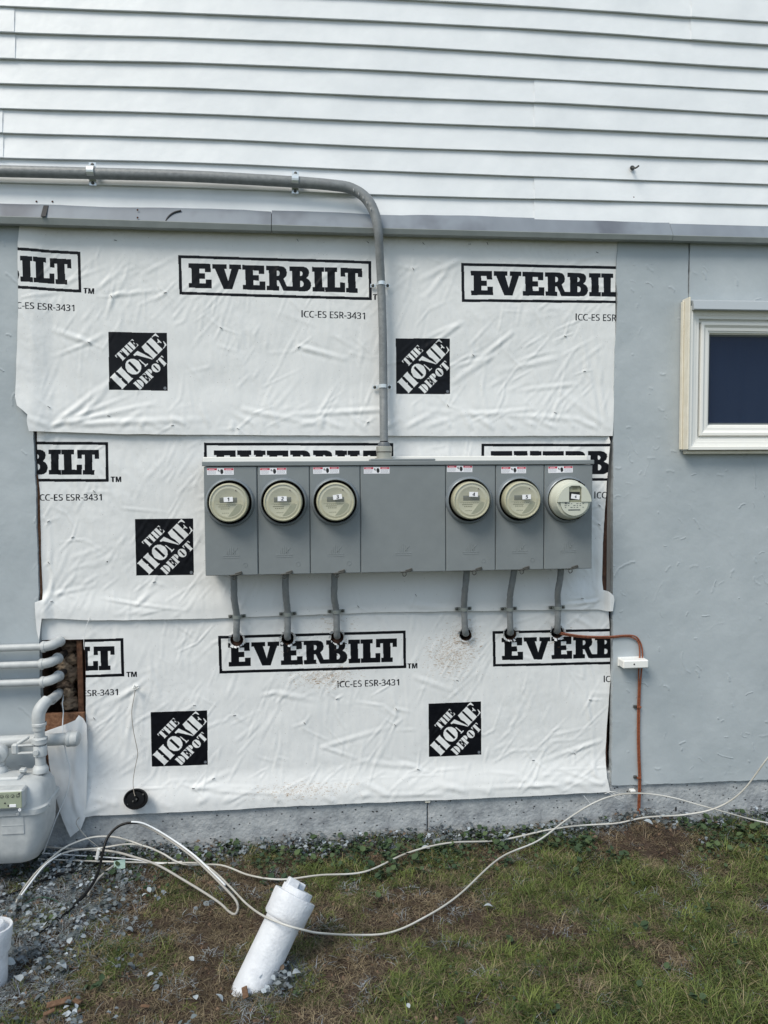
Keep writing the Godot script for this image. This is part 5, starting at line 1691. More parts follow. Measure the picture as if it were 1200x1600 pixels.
# ---------------------------------------------------------------- gas meter and pipes
func make_gas() -> void:
	var g := "painted gas pipes entering the wall"
	var told := ["uppermost", "middle", "lowest"]
	var rows := [[1012.5, 66, 91, 1005.5], [1038.5, 63, 92, 1031.5], [1067, 64.5, 91, 1061]]
	for i in 3:
		var r: Array = rows[i]
		var y: float = [0.8091, 0.7442, 0.6767][i]
		var ex: float = [-0.9802, -0.9888, -0.9873][i]
		var pipe := thing("gas_pipe", told[i] + " of three thin white painted pipes turning into the wall cavity", "pipe", g)
		var st := new_st()
		tube(st, [Vector3(-2.4, y, 0.035), Vector3(-1.5, y, 0.035), Vector3(ex, y + 0.003, 0.035)], 0.0133, 16)
		obj("run", st, M.gas_paint, pipe)
		st = new_st()
		tube(st, smooth_path([Vector3(ex - 0.006, y + 0.003, 0.035), Vector3(ex + 0.012, y + 0.005, 0.035), Vector3(ex + 0.032, y + 0.009, 0.029), Vector3(ex + 0.044, y + 0.013, 0.012), Vector3(ex + 0.046, y + 0.015, -0.008)], 5), 0.0185, 16)
		var el := obj("elbow", st, M.gas_paint, pipe)
		st = new_st()
		lathe(st, [[0.0185, -0.005], [0.0212, -0.004], [0.0212, 0.006], [0.0185, 0.008]], Vector3(ex, y + 0.003, 0.035), Vector3.RIGHT, 20)
		lathe(st, [[0.0185, -0.004], [0.0208, -0.003], [0.0208, 0.006], [0.0185, 0.007]], Vector3(ex + 0.046, y + 0.014, -0.002), Vector3(0.1, 0.08, -1), 20)
		obj("elbow_band", st, M.gas_paint, el)
		st = new_st()
		tube(st, [Vector3(ex + 0.046, y + 0.015, -0.006), Vector3(ex + 0.050, y + 0.018, -0.19)], 0.0133, 14)
		obj("inner_run", st, M.iron, pipe)
	# riser from the meter up through the valve and into the cavity
	var z := 0.14
	var rise := thing("gas_riser", "white painted riser with valve lever from gas meter into the wall cavity", "pipe")
	var bx := -0.9678
	var el_y := 0.5852
	var st := new_st()
	tube(st, smooth_path([Vector3(bx - 0.001, 0.5336, z), Vector3(bx - 0.002, el_y, z), Vector3(bx + 0.006, el_y + 0.028, z - 0.012), Vector3(bx + 0.020, el_y + 0.046, z - 0.035)], 6), [0.0215, 0.0215, 0.0215, 0.0218, 0.0222, 0.0225, 0.0228, 0.0228, 0.0228, 0.0228, 0.0228, 0.0228, 0.0225, 0.022, 0.022, 0.0215, 0.0212, 0.021, 0.021], 20)
	var elb := obj("elbow", st, M.gas_paint, rise)
	st = new_st()
	lathe(st, [[0.0215, 0.0], [0.025, 0.002], [0.025, 0.010], [0.0225, 0.013]], Vector3(bx, 0.5477, z), Vector3.UP, 24)
	obj("elbow_band", st, M.gas_paint, elb)
	st = new_st()
	tube(st, [Vector3(bx + 0.016, el_y + 0.042, z - 0.030), Vector3(-0.9454, 0.6225, 0.03), Vector3(-0.9469, 0.6203, -0.02), Vector3(-0.9919, 0.5836, -0.18)], 0.0150, 16)
	obj("run", st, M.gas_paint, rise)
	st = new_st()
	tube(st, [Vector3(-0.9516, 0.6156, 0.055), Vector3(-0.9454, 0.6211, 0)], 0.0185, 16)
	obj("coupling", st, M.gas_paint, rise)
	st = new_st()
	lathe(st, [[0.0175, 0.3807], [0.0175, 0.557]], Vector3(bx, 0, z), Vector3.UP, 20)
	obj("stub", st, M.gas_paint, rise)
	st = new_st()
	lathe(st, [[0.022, 0.0], [0.0285, 0.003], [0.0285, 0.020], [0.024, 0.024], [0.020, 0.026]], Vector3(bx, 0.4819, z), Vector3.UP, 6)
	obj("union_nut", st, M.gas_paint, rise)
	st = new_st()
	lathe(st, [[0.019, 0.0], [0.0235, 0.003], [0.0235, 0.036], [0.021, 0.040]], Vector3(bx + 0.001, 0.4372, z), Vector3.UP, 20)
	var valve := obj("valve_body", st, M.gas_paint, rise)
	st = new_st()
	lathe(st, [[0.011, 0.0], [0.011, 0.008], [0.0095, 0.010], [0.0, 0.0105]], Vector3(bx - 0.006, 0.4584, z + 0.020), Vector3.BACK, 16)
	obj("valve_stem", st, M.gas_paint, valve)
	st = new_st()
	box(st, (Vector3(-1.0113, 0.4808, 0.145) + Vector3(-1.0113, 0.4808, 0.145)) * 0.5, Vector3(0.060, 0.006, 0.016), 0.0015)
	box(st, Vector3(-1.0121, 0.4527, 0.145), Vector3(0.060, 0.006, 0.016), 0.0015)
	box(st, Vector3(-1.0515, 0.4684, 0.145), Vector3(0.024, 0.040, 0.020), 0.006)
	box(st, Vector3(-1.0259, 0.4961, 0.14), Vector3(0.052, 0.013, 0.014), 0.005, Basis(Vector3.BACK, 0.55))
	obj("valve_lever", st, M.gas_paint, rise)
	st = new_st()
	lathe(st, [[0.024, 0.0], [0.029, 0.003], [0.029, 0.016], [0.0245, 0.022], [0.019, 0.030]], Vector3(bx, 0.376, z), Vector3.UP, 8)
	obj("swivel_nut", st, M.gas_paint, rise)
	# capped header behind the valve
	var hd := thing("gas_header", "thick white painted gas pipe with a round end cap behind the valve", "pipe")
	var hy := 0.4742
	st = new_st()
	tube(st, [Vector3(-2.4, hy - 0.004, 0.075), Vector3(-1.3, hy - 0.004, 0.075), Vector3(-0.8851, hy, 0.075)], 0.0225, 22)
	obj("run", st, M.gas_paint, hd)
	st = new_st()
	lathe(st, [[0.0225, -0.004], [0.0270, -0.003], [0.0290, 0.000], [0.0290, 0.010], [0.0275, 0.012], [0.0285, 0.016], [0.0285, 0.028], [0.0265, 0.036], [0.019, 0.042], [0.0, 0.044]], Vector3(-0.8897, hy, 0.075), Vector3.RIGHT, 26)
	obj("end_cap", st, M.gas_paint, hd)
	# regulator, cut by the picture's edge
	var rg := thing("gas_regulator", "round painted gas regulator half out of view beside the valve lever", "regulator")
	var rc := Vector3(-1.1089, 0.455, 0.14)
	st = new_st()
	lathe(st, [[0.0, 0.034], [0.012, 0.034], [0.013, 0.026], [0.026, 0.022], [0.032, 0.018], [0.034, 0.012], [0.034, 0.0], [0.030, -0.012], [0.012, -0.03], [0.012, -0.135]], rc, Vector3.BACK, 28)
	obj("bell", st, M.gas_paint, rg)
	st = new_st()
	tube(st, [rc + Vector3(0, -0.02, -0.01), Vector3(rc.x, 0.3846, z)], 0.0165, 16)
	lathe(st, [[0.024, 0.0], [0.029, 0.003], [0.029, 0.016], [0.0245, 0.022], [0.017, 0.030]], Vector3(rc.x, 0.3775, z), Vector3.UP, 8)
	obj("swivel_nut", st, M.gas_paint, rg)
	# the meter's rounded body
	var body := thing("gas_meter", "pale grey painted gas meter with a dial window at the wall", "gas meter")
	var cx := -0.9221 - 0.168
	var by := 0.0896
	var ty := 0.3762
	var fy := 0.2808
	var cz := 0.155
	st = new_st()
	loft(st, [[by, 0.118, 0.075, 0.05], [by + 0.006, 0.126, 0.084, 0.05], [by + 0.05, 0.140, 0.093, 0.05], [by + 0.10, 0.156, 0.098, 0.05], [fy - 0.012, 0.161, 0.100, 0.05], [fy - 0.008, 0.161, 0.100, 0.05]], Vector3(cx, 0, cz), 8)
	obj("lower_case", st, M.gas_paint, body)
	st = new_st()
	loft(st, [[fy - 0.008, 0.170, 0.108, 0.045], [fy + 0.010, 0.170, 0.108, 0.045], [fy + 0.012, 0.166, 0.104, 0.045], [fy + 0.014, 0.163, 0.101, 0.05], [ty - 0.035, 0.156, 0.094, 0.05], [ty - 0.014, 0.146, 0.085, 0.05], [ty - 0.003, 0.130, 0.070, 0.05], [ty, 0.115, 0.056, 0.05]], Vector3(cx, 0, cz), 8)
	obj("upper_case", st, M.gas_paint, body)
	st = new_st()
	box(st, Vector3(cx - 0.005, ty + 0.002, cz + 0.012), Vector3(0.15, 0.016, 0.075), 0.006)
	box(st, Vector3(-1.0219, 0.3955, 0.16), Vector3(0.022, 0.014, 0.02), 0.003)
	obj("top_boss", st, M.gas_paint, body)
	for k in 3:
		st = new_st()
		lathe(st, [[0.0065, 0.0], [0.0065, 0.005], [0.0045, 0.007], [0.0, 0.0075]], Vector3(cx + [0.167, 0.140, 0.085][k], fy + 0.001, cz + [0.050, 0.098, 0.108][k]), Vector3([1.0, 0.6, 0.0][k], 0, [0.2, 1.0, 1.0][k]), 6)
		obj("flange_bolt", st, M.gas_paint, body)
	# dial window
	var i0 := Vector3(-1.1529, 0.3076, 0.285)
	var i1 := Vector3(-0.9789, 0.3729, 0.285)
	st = new_st()
	box(st, Vector3((i0.x + i1.x) * 0.5, (i0.y + i1.y) * 0.5, 0.262), Vector3(i1.x - i0.x, i1.y - i0.y, 0.05), 0.005)
	var win := obj("dial_housing", st, M.gas_paint, body)
	st = new_st()
	box(st, Vector3((i0.x + i1.x) * 0.5, (i0.y + i1.y) * 0.5, 0.2875), Vector3(i1.x - i0.x - 0.008, i1.y - i0.y - 0.008, 0.003), 0.001)
	obj("dial_plate", st, M.dial, win)
	st = new_st()
	for k in 5:
		var q := Vector3(-0.9949, 0.3529, 0.289) + Vector3(-k * 0.0175, 0.001, 0)
		lathe(st, [[0.0062, 0.0], [0.0062, 0.0006], [0.0052, 0.0006], [0.0052, 0.0]], q, Vector3.BACK, 14)
		box(st, q + Vector3(0.001, -0.001, 0.0005), Vector3(0.008, 0.0016, 0.0008), 0.0, Basis(Vector3.BACK, k * 1.1))
	for q in [Vector3(-1.0377, 0.3304, 0.289), Vector3(-1.0274, 0.3209, 0.289), Vector3(-0.9905, 0.3617, 0.289)]:
		lathe(st, [[0.003, 0.0], [0.003, 0.001], [0.0, 0.001]], q, Vector3.BACK, 8)
	obj("dial_hands", st, M.caulk, win)
	st = new_st()
	box(st, Vector3(-1.0124, 0.3206, 0.29), Vector3(0.022, 0.010, 0.002), 0.0005)
	obj("counter", st, M.paper, win)
	st = new_st()
	lathe(st, [[0.005, 0.0], [0.005, 0.003], [0.002, 0.003], [0.002, 0.001]], Vector3(-0.99, 0.3056, 0.289), Vector3.BACK, 12)
	obj("seal", st, M.paper, win)
	st = new_st()
	var n0 := Vector3(-1.0657, 0.2049, 0.258)
	var n1_ := Vector3(-0.9892, 0.2691, 0.258)
	box(st, Vector3((n0.x + n1_.x) * 0.5, (n0.y + n1_.y) * 0.5, 0.254), Vector3(n1_.x - n0.x, n1_.y - n0.y, 0.006), 0.0015)
	box(st, Vector3((n0.x + n1_.x) * 0.5, (n0.y + n1_.y) * 0.5, 0.2575), Vector3(n1_.x - n0.x, 0.0015, 0.002), 0.0)
	obj("badge_plate", st, M.gas_paint, body)
	# thin wire that comes out of the cavity and hangs behind the header
	st = new_st()
	tube(st, smooth_path([Vector3(-0.9551, 0.595, -0.1), Vector3(-0.926, 0.6032, 0), Vector3(-0.9246, 0.5877, 0.014), Vector3(-0.9218, 0.5582, 0.014), Vector3(-0.9229, 0.5167, 0.022), Vector3(-0.9203, 0.4765, 0.034), Vector3(-0.9132, 0.4361, 0.038), Vector3(-0.9047, 0.3875, 0.04), Vector3(-0.8963, 0.3504, 0.04), Vector3(-0.8986, 0.2985, 0.045), Vector3(-0.9075, 0.2568, 0.05), Vector3(-0.9266, 0.2082, 0.06), Vector3(-0.9471, 0.1602, 0.065), Vector3(-0.9629, 0.1145, 0.07), Vector3(-0.9802, 0.069, 0.07), Vector3(-0.9951, 0.0306, 0.07)], 6), 0.0022, 7)
	tag(obj("thin_wire", st, M.coax_white), "thin pale wire hanging from the wall cavity past the white header", "wire")

# ---------------------------------------------------------------- loose wires on the ground
func lift(p: Vector3, h := 0.004) -> Vector3:
	return Vector3(p.x, ground_h(p.x, p.z) + h, p.z)

func wire(called: String, label: String, pts: Array, r: float, m: Material, group := "loose wires on the ground") -> void:
	var st := new_st()
	tube(st, smooth_path(pts, 7), r, 8)
	tag(obj(called, st, m), label, "wire", group)

func make_ground_wires() -> void:
	wire("coax_cable", "off-white cable along the foot of the wall, crossing the lawn behind the leaning pipe", [Vector3(2.0427, 0.7135, 0.3), Vector3(1.8507, 0.4584, 0.25), Vector3(1.7744, 0.3367, 0.21), Vector3(1.702, 0.1873, 0.16), Vector3(1.6193, 0.1066, 0.12), Vector3(1.5013, 0.0704, 0.09), Vector3(1.3428, 0.0657, 0.085), Vector3(1.2275, 0.0435, 0.075), Vector3(1.1386, 0.037, 0.065), Vector3(1.0442, 0.0378, 0.07), Vector3(0.9199, 0.0355, 0.09), Vector3(0.7343, 0.0165, 0.11), lift(Vector3(0.5224, 0, 0.1603), 0.04), lift(Vector3(0.3573, 0, 0.2003), 0.035), lift(Vector3(0.1954, 0, 0.2793), 0.03), lift(Vector3(0.0333, 0, 0.3096), 0.03), lift(Vector3(-0.102, 0, 0.3159), 0.03), lift(Vector3(-0.2165, 0, 0.2774), 0.03), lift(Vector3(-0.3241, 0, 0.2167), 0.04), Vector3(-0.458, 0.0373, 0.2), Vector3(-0.542, 0.0625, 0.16), Vector3(-0.6074, 0.0827, 0.14), Vector3(-0.6761, 0.084, 0.12), Vector3(-0.7706, 0.0747, 0.12), Vector3(-0.8681, 0.0754, 0.13), Vector3(-0.9204, 0.0726, 0.18), Vector3(-0.9708, 0.0353, 0.25), Vector3(-0.9899, 0.0091, 0.32), lift(Vector3(-0.9845, 0, 0.4269), 0.01), lift(Vector3(-0.9941, 0, 0.5275), 0.006)], 0.0034, M.coax_worn)
	wire("coax_cable", "off-white cable curving low in front of the leaning pipe and rising to the footing", [lift(Vector3(1.9339, 0, 0.1407), 0.03), Vector3(1.8225, 0.0292, 0.1), Vector3(1.691, 0.0659, 0.09), Vector3(1.5653, 0.1005, 0.07), Vector3(1.4502, 0.1316, 0.055), Vector3(1.333, 0.1476, 0.045), Vector3(1.2234, 0.1458, 0.05), Vector3(1.1227, 0.1252, 0.07), Vector3(1.0038, 0.0843, 0.11), Vector3(0.8634, 0.0457, 0.19), lift(Vector3(0.6867, 0, 0.2981), 0.05), lift(Vector3(0.4969, 0, 0.4772), 0.02), lift(Vector3(0.3605, 0, 0.5794), 0.016), lift(Vector3(0.2502, 0, 0.6308), 0.016), Vector3(0.1466, 0.0124, 0.66), Vector3(0.0259, 0.0999, 0.78), Vector3(-0.0295, 0.1456, 0.83), Vector3(-0.0843, 0.1602, 0.82), Vector3(-0.1437, 0.1418, 0.74), Vector3(-0.2001, 0.1122, 0.62), Vector3(-0.26, 0.0827, 0.47), Vector3(-0.3327, 0.0697, 0.33), Vector3(-0.3952, 0.0567, 0.24), Vector3(-0.507, 0.0334, 0.18), Vector3(-0.6684, 0.0257, 0.14), Vector3(-0.8295, 0.0245, 0.11), Vector3(-1.0022, 0.0314, 0.09)], 0.0032, M.coax_worn)
	wire("twin_cable", "black cable looped in an arch before the footing", [lift(Vector3(-0.8568, 0, 0.5325), 0.004), lift(Vector3(-0.815, 0, 0.4457), 0.008), Vector3(-0.7606, 0.0329, 0.36), Vector3(-0.7382, 0.0612, 0.29), Vector3(-0.7404, 0.0941, 0.21), Vector3(-0.7339, 0.1307, 0.17), Vector3(-0.7064, 0.1603, 0.15), Vector3(-0.6708, 0.1741, 0.145), Vector3(-0.625, 0.1741, 0.145)], 0.0050, M.coax_black)
	wire("twin_cable", "pale grey cable continuing from the black arch down to a tight kink", [Vector3(-0.6319, 0.1749, 0.145), Vector3(-0.5719, 0.1459, 0.15), Vector3(-0.4986, 0.1107, 0.18), Vector3(-0.4233, 0.0791, 0.23), Vector3(-0.3598, 0.0526, 0.29), Vector3(-0.3016, 0.0339, 0.36), Vector3(-0.2593, 0.0241, 0.42), Vector3(-0.2449, 0.0124, 0.44), lift(Vector3(-0.2436, 0, 0.4455), 0.012), lift(Vector3(-0.2511, 0, 0.4674), 0.008), lift(Vector3(-0.2716, 0, 0.45), 0.008), lift(Vector3(-0.3027, 0, 0.4158), 0.010), Vector3(-0.3536, 0.0188, 0.38), Vector3(-0.4395, 0.0411, 0.32), Vector3(-0.539, 0.0631, 0.25), Vector3(-0.6248, 0.0706, 0.2), Vector3(-0.7291, 0.0702, 0.14), Vector3(-0.861, 0.065, 0.1), Vector3(-0.9916, 0.0573, 0.05)], 0.0042, M.coax_grey)
	wire("coax_cable", "white strand riding on top of the arched cable", [Vector3(-0.6508, 0.1822, 0.152), Vector3(-0.6121, 0.1754, 0.152), Vector3(-0.5634, 0.1528, 0.158), Vector3(-0.4902, 0.1189, 0.188), Vector3(-0.4152, 0.0874, 0.238), Vector3(-0.3518, 0.062, 0.3), Vector3(-0.2918, 0.041, 0.37)], 0.0034, M.coax_white)
	wire("coax_cable", "pale cable arching over the leaf litter toward the gas meter", [lift(Vector3(-1.0073, 0, 0.5428), 0.005), lift(Vector3(-0.9887, 0, 0.4264), 0.008), Vector3(-0.9859, 0.0234, 0.33), Vector3(-0.967, 0.0497, 0.26), Vector3(-0.9362, 0.072, 0.2), Vector3(-0.891, 0.0962, 0.15), Vector3(-0.8383, 0.1074, 0.12), Vector3(-0.7883, 0.1132, 0.11), Vector3(-0.7263, 0.1098, 0.11), Vector3(-0.6712, 0.0983, 0.12), Vector3(-0.6165, 0.0856, 0.14)], 0.0034, M.coax_worn)
	wire("coax_cable", "black cable crossing the leaf litter beneath the pale arch", [lift(Vector3(-1.0929, 0, 0.3241), 0.012), lift(Vector3(-1.062, 0, 0.2958), 0.014), lift(Vector3(-1.0089, 0, 0.2485), 0.014), lift(Vector3(-0.9206, 0, 0.1856), 0.02), Vector3(-0.8187, 0.0156, 0.15), Vector3(-0.7703, 0.0135, 0.1), Vector3(-0.7217, 0.015, 0.06)], 0.0042, M.coax_black)
	wire("thin_wire", "thin cut wire with a dark tip sticking up before the flap", [Vector3(-0.8605, 0.1681, 0.06), Vector3(-0.8686, 0.1585, 0.065), Vector3(-0.8675, 0.1461, 0.07), Vector3(-0.8505, 0.1206, 0.075), Vector3(-0.8244, 0.0922, 0.08), Vector3(-0.7904, 0.0609, 0.08), Vector3(-0.766, 0.0225, 0.07)], 0.0020, M.coax_grey)
	wire("green_wire", "thin green wire straying through the leaf litter by the cleanout", [lift(Vector3(-1.0193, 0, 0.3822), 0.01), lift(Vector3(-0.9679, 0, 0.3535), 0.014), lift(Vector3(-0.9248, 0, 0.327), 0.02), lift(Vector3(-0.8652, 0, 0.3494), 0.016), lift(Vector3(-0.8231, 0, 0.385), 0.008)], 0.0016, M.wire_green)
	wire("green_wire", "thin green wire curling up behind the black arch", [Vector3(-0.6853, 0.082, 0.1), Vector3(-0.6672, 0.059, 0.1), Vector3(-0.6513, 0.0335, 0.09), Vector3(-0.6421, 0.0031, 0.07)], 0.0016, M.wire_green)
	wire("coax_cable", "short pale cable tail poking out under the arch", [Vector3(-0.7089, 0.0367, 0.18), Vector3(-0.7335, 0.0249, 0.2), Vector3(-0.7523, 0.0168, 0.24), Vector3(-0.756, 0.0197, 0.3), Vector3(-0.7559, 0.0192, 0.34)], 0.0036, M.coax_grey)
	wire("coax_cable", "thin white cable lying straight under the arch behind the tag", [Vector3(-0.9982, 0.038, 0.06), Vector3(-0.8906, 0.0347, 0.08), Vector3(-0.7698, 0.0306, 0.1), Vector3(-0.6475, 0.0291, 0.13), Vector3(-0.5477, 0.0294, 0.17), lift(Vector3(-0.4674, 0, 0.1734), 0.03)], 0.0026, M.coax_white)
	wire("coax_cable", "thin white cable running off beside the cut-off cleanout", [Vector3(-0.8996, 0.0803, 0.16), Vector3(-0.9364, 0.0707, 0.22), Vector3(-0.9642, 0.0438, 0.3), lift(Vector3(-0.9931, 0, 0.3585), 0.02), lift(Vector3(-1.004, 0, 0.4392), 0.014), lift(Vector3(-1.0281, 0, 0.4896), 0.008)], 0.0028, M.coax_white)
	var st := new_st()
	box(st, Vector3(-0.7789, 0.0559, 0.125), Vector3(0.012, 0.045, 0.007), 0.002, Basis(Vector3.BACK, -0.25))
	tag(obj("wire_tag", st, M.white_plastic), "small white tag clipped round the loose wires", "tag")

# ---------------------------------------------------------------- cleanout pipes
func make_cleanouts() -> void:
	var root := thing("cleanout_pipe", "leaning white painted cleanout pipe with a square-lugged plug on the lawn", "pipe", "white cleanout pipes")
	var b := Vector3(-0.1537, 0, 0.7947)
	var ax := Vector3(0.475, 0.785, -0.395).normalized()
	var st := new_st()
	lathe(st, [[0.0540, -0.10], [0.0540, 0.15], [0.0545, 0.155]], b, ax, 40)
	obj("pipe", st, M.pvc, root)
	st = new_st()
	lathe(st, [[0.0540, 0.150], [0.0600, 0.1515], [0.0645, 0.158], [0.0650, 0.190], [0.0662, 0.200], [0.0668, 0.222], [0.0655, 0.226], [0.0600, 0.2265], [0.0, 0.2265]], b, ax, 44)
	obj("collar", st, M.pvc, root)
	st = new_st()
	lathe(st, [[0.0480, 0.2265], [0.0480, 0.2440], [0.0465, 0.2460], [0.0, 0.2460]], b, ax, 36)
	var plug := obj("plug", st, M.pvc, root)
	var side := ax.cross(Vector3.BACK).normalized()
	var fr := ax.cross(side)
	var bas := Basis(side, ax, side.cross(ax))
	st = new_st()
	box(st, b + ax * 0.250 - side * 0.026 + bas.z * 0.012, Vector3(0.036, 0.030, 0.030), 0.003, bas)
	obj("lug", st, M.pvc, plug)
	st = new_st()
	box(st, b + ax * 0.252 + side * 0.008 - bas.z * 0.012, Vector3(0.020, 0.024, 0.026), 0.003, bas)
	obj("lug", st, M.pvc, plug)
	# the second one, cut by the edge of the picture
	var r2 := thing("cleanout_pipe", "upright white cleanout pipe cut off by the picture edge near the gas meter", "pipe", "white cleanout pipes")
	var c := Vector3(-0.921, 0, 0.7364)
	st = new_st()
	lathe(st, [[0.044, -0.08], [0.044, 0.09]], c, Vector3(0.03, 1, -0.05), 32)
	obj("pipe", st, M.pvc, r2)
	st = new_st()
	lathe(st, [[0.044, 0.080], [0.050, 0.084], [0.0515, 0.105], [0.0535, 0.118], [0.0555, 0.150], [0.0540, 0.153], [0.048, 0.153], [0.046, 0.140], [0.0, 0.140]], c, Vector3(0.03, 1, -0.05), 36)
	obj("collar", st, M.pvc, r2)
	st = new_st()
	lathe(st, [[0.034, 0.140], [0.034, 0.158], [0.030, 0.162], [0.0, 0.162]], c, Vector3(0.03, 1, -0.05), 28)
	obj("plug", st, M.pvc, r2)

# ---------------------------------------------------------------- small things
func leaf_mesh(len: float, wid: float, curl: float) -> ArrayMesh:
	var st := new_st()
	st.set_smooth_group(1)
	var n := 5
	var rows := []
	for i in n + 1:
		var t := float(i) / n
		var w := wid * sin(PI * pow(t, 0.75)) * 0.5 + 0.0006
		var z := -len * t
		var y := curl * len * sin(t * 2.4) 
		rows.append([Vector3(-w, y + w * 0.35, z), Vector3(0, y, z), Vector3(w, y + w * 0.35, z)])
	for i in n:
		for j in 2:
			quad(st, rows[i][j], rows[i][j + 1], rows[i + 1][j + 1], rows[i + 1][j])
	st.generate_normals()
	return st.commit()

func make_loose_things() -> void:
	# black puck on a string
	var root := thing("black_disc", "oval black plastic disc hanging on a string against the wrap", "plastic cap")
	var c := Vector3(-0.659, 0.2174, 0.035)
	var ax := Vector3(-0.12, 0.30, 1.0).normalized()
	var st := new_st()
	lathe(st, [[0.0, 0.010], [0.009, 0.010], [0.011, 0.004], [0.028, 0.003], [0.033, 0.008], [0.036, 0.008], [0.038, 0.004], [0.038, -0.008], [0.035, -0.011], [0.0, -0.011]], c, ax, 36, 1.2)
	obj("disc", st, M.black, root)
	st = new_st()
	for p in [Vector3(0.006, 0.004, 0.012), Vector3(-0.007, -0.003, 0.012), Vector3(0.030, 0.020, 0.008), Vector3(-0.03, -0.018, 0.004)]:
		lathe(st, [[0.0035, 0.0], [0.003, 0.003], [0.0, 0.0035]], c + p, ax, 8)
	obj("screw", st, M.dull_steel, root)
	st = new_st()
	tube(st, smooth_path([Vector3(-0.6576, 0.632, 0.004), Vector3(-0.6639, 0.5956, 0.006), Vector3(-0.6716, 0.5519, 0.008), Vector3(-0.6699, 0.5029, 0.01), Vector3(-0.6638, 0.4529, 0.01), Vector3(-0.6549, 0.4085, 0.012), Vector3(-0.6531, 0.3785, 0.012), Vector3(-0.6633, 0.3298, 0.014), Vector3(-0.6702, 0.2826, 0.02), Vector3(-0.6656, 0.2483, 0.034), Vector3(-0.6586, 0.2332, 0.046)], 6), 0.0013, 6)
	obj("string", st, M.coax_taupe, root)
	st = new_st()
	for k in 5:
		var a := k * 1.3
		tube(st, [Vector3(-0.6594, 0.6306, -0.01), Vector3(-0.6555, 0.6355, 0.008) + Vector3(cos(a) * 0.006, sin(a) * 0.005, 0), Vector3(-0.6545, 0.6391, 0.012) + Vector3(cos(a + 0.8) * 0.011, sin(a + 0.8) * 0.008 + 0.004, 0.002)], 0.0026, 6)
	obj("knot", st, M.white_plastic, root)
	# wood chips
	rng.seed = 55
	var told := ["long reddish wood chip at the lower corner of the lawn", "small square wood chip beside the long reddish chip", "thin wood splinter in the leaf litter under the long chip", "brown wood sliver near the foot of the cleanout pipe", "pale wood splinter lying in the middle of the lawn"]
	var spots := [Vector3(-0.693, 0, 0.8641), Vector3(-0.6436, 0, 0.8643), Vector3(-0.7069, 0, 0.9006), Vector3(-0.1857, 0, 0.8801), Vector3(-0.4528, 0, 0.9056)]
	var sizes := [Vector3(0.062, 0.006, 0.020), Vector3(0.024, 0.006, 0.017), Vector3(0.03, 0.005, 0.012), Vector3(0.016, 0.005, 0.04), Vector3(0.026, 0.004, 0.009)]
	for i in 5:
		st = new_st()
		var p: Vector3 = lift(spots[i], 0.022)
		box(st, p, sizes[i], 0.0015, Basis.from_euler(Vector3(0.15, [0.22, -0.5, 0.4, 0.2, -0.2][i], [0.1, -0.15, 0.2, 0.3, 0.0][i])))
		tag(obj("wood_chip", st, M.chip), told[i], "wood chip", "wood chips on the ground")
	# larger single leaves whitened by overspray
	var lspots := [[Vector3(-0.5485, 0, 0.3449), 0.018, 0.6], [Vector3(-0.5578, 0, 0.3519), 0.015, 2.2], [Vector3(-0.7361, 0, 0.6182), 0.022, 0.2], [Vector3(-0.7122, 0, 0.7305), 0.026, 1.4], [Vector3(-0.9143, 0, 0.42), 0.020, 2.6], [Vector3(-0.8482, 0, 0.4991), 0.02, 3.4], [Vector3(-0.3497, 0, 0.7138), 0.016, 0.9], [Vector3(-0.456, 0, 0.773), 0.014, 2.0], [Vector3(-0.3186, 0, 0.8841), 0.018, 0.4], [Vector3(-0.2445, 0, 0.9078), 0.022, 1.1], [Vector3(-0.0313, 0, 0.811), 0.028, 2.3], [Vector3(-0.8259, 0, 0.7748), 0.034, 0.7], [Vector3(-0.8707, 0, 0.6837), 0.034, 2.0], [Vector3(0.2623, 0, 0.9987), 0.012, 0.3], [Vector3(0.5993, 0, 0.558), 0.024, 1.5], [Vector3(1.3451, 0, 0.1396), 0.03, 1.3], [Vector3(0.4545, 0, 0.1527), 0.03, 1.6]]
	var near := ["nearest the kink of the grey looped cable", "touching the other pale leaf by the cable loop", "amid grey litter beside the cut-off cleanout", "above the long reddish wood chip", "by the green wire at the litter's edge", "below the green wire in the litter", "on bare soil between litter and leaning pipe", "in thin grass below the bare soil", "near the bottom edge before the leaning pipe", "at the foot of the leaning pipe", "on the grass just past the leaning pipe's foot", "largest one beside the cut-off cleanout", "directly beside the cut-off cleanout's base", "alone in greener grass at the bottom edge", "on worn lawn below the white cable", "beside the soil mound at the copper wires", "under the taupe cable near the footing joint"]
	for i in lspots.size():
		var l: float = lspots[i][1]
		var o := put("fallen_leaf", leaf_mesh(l * 1.25, l * 0.8, 0.18), M.pale_leaf, self, lift(lspots[i][0], 0.024))
		o.rotation = Vector3(rng.randf_range(-0.3, 0.5), lspots[i][2], rng.randf_range(-0.4, 0.4))
		tag(o, "pale curled leaf " + near[i], "leaf", "pale fallen leaves")
	st = new_st()
	box(st, lift(Vector3(-0.697, 0, 0.1477), 0.035), Vector3(0.040, 0.002, 0.034), 0.0, Basis.from_euler(Vector3(0.7, 0.2, 0.1)))
	tag(obj("plastic_scrap", st, M.scrap_green), "pale green plastic scrap on the leaf litter under the arched cable", "scrap")

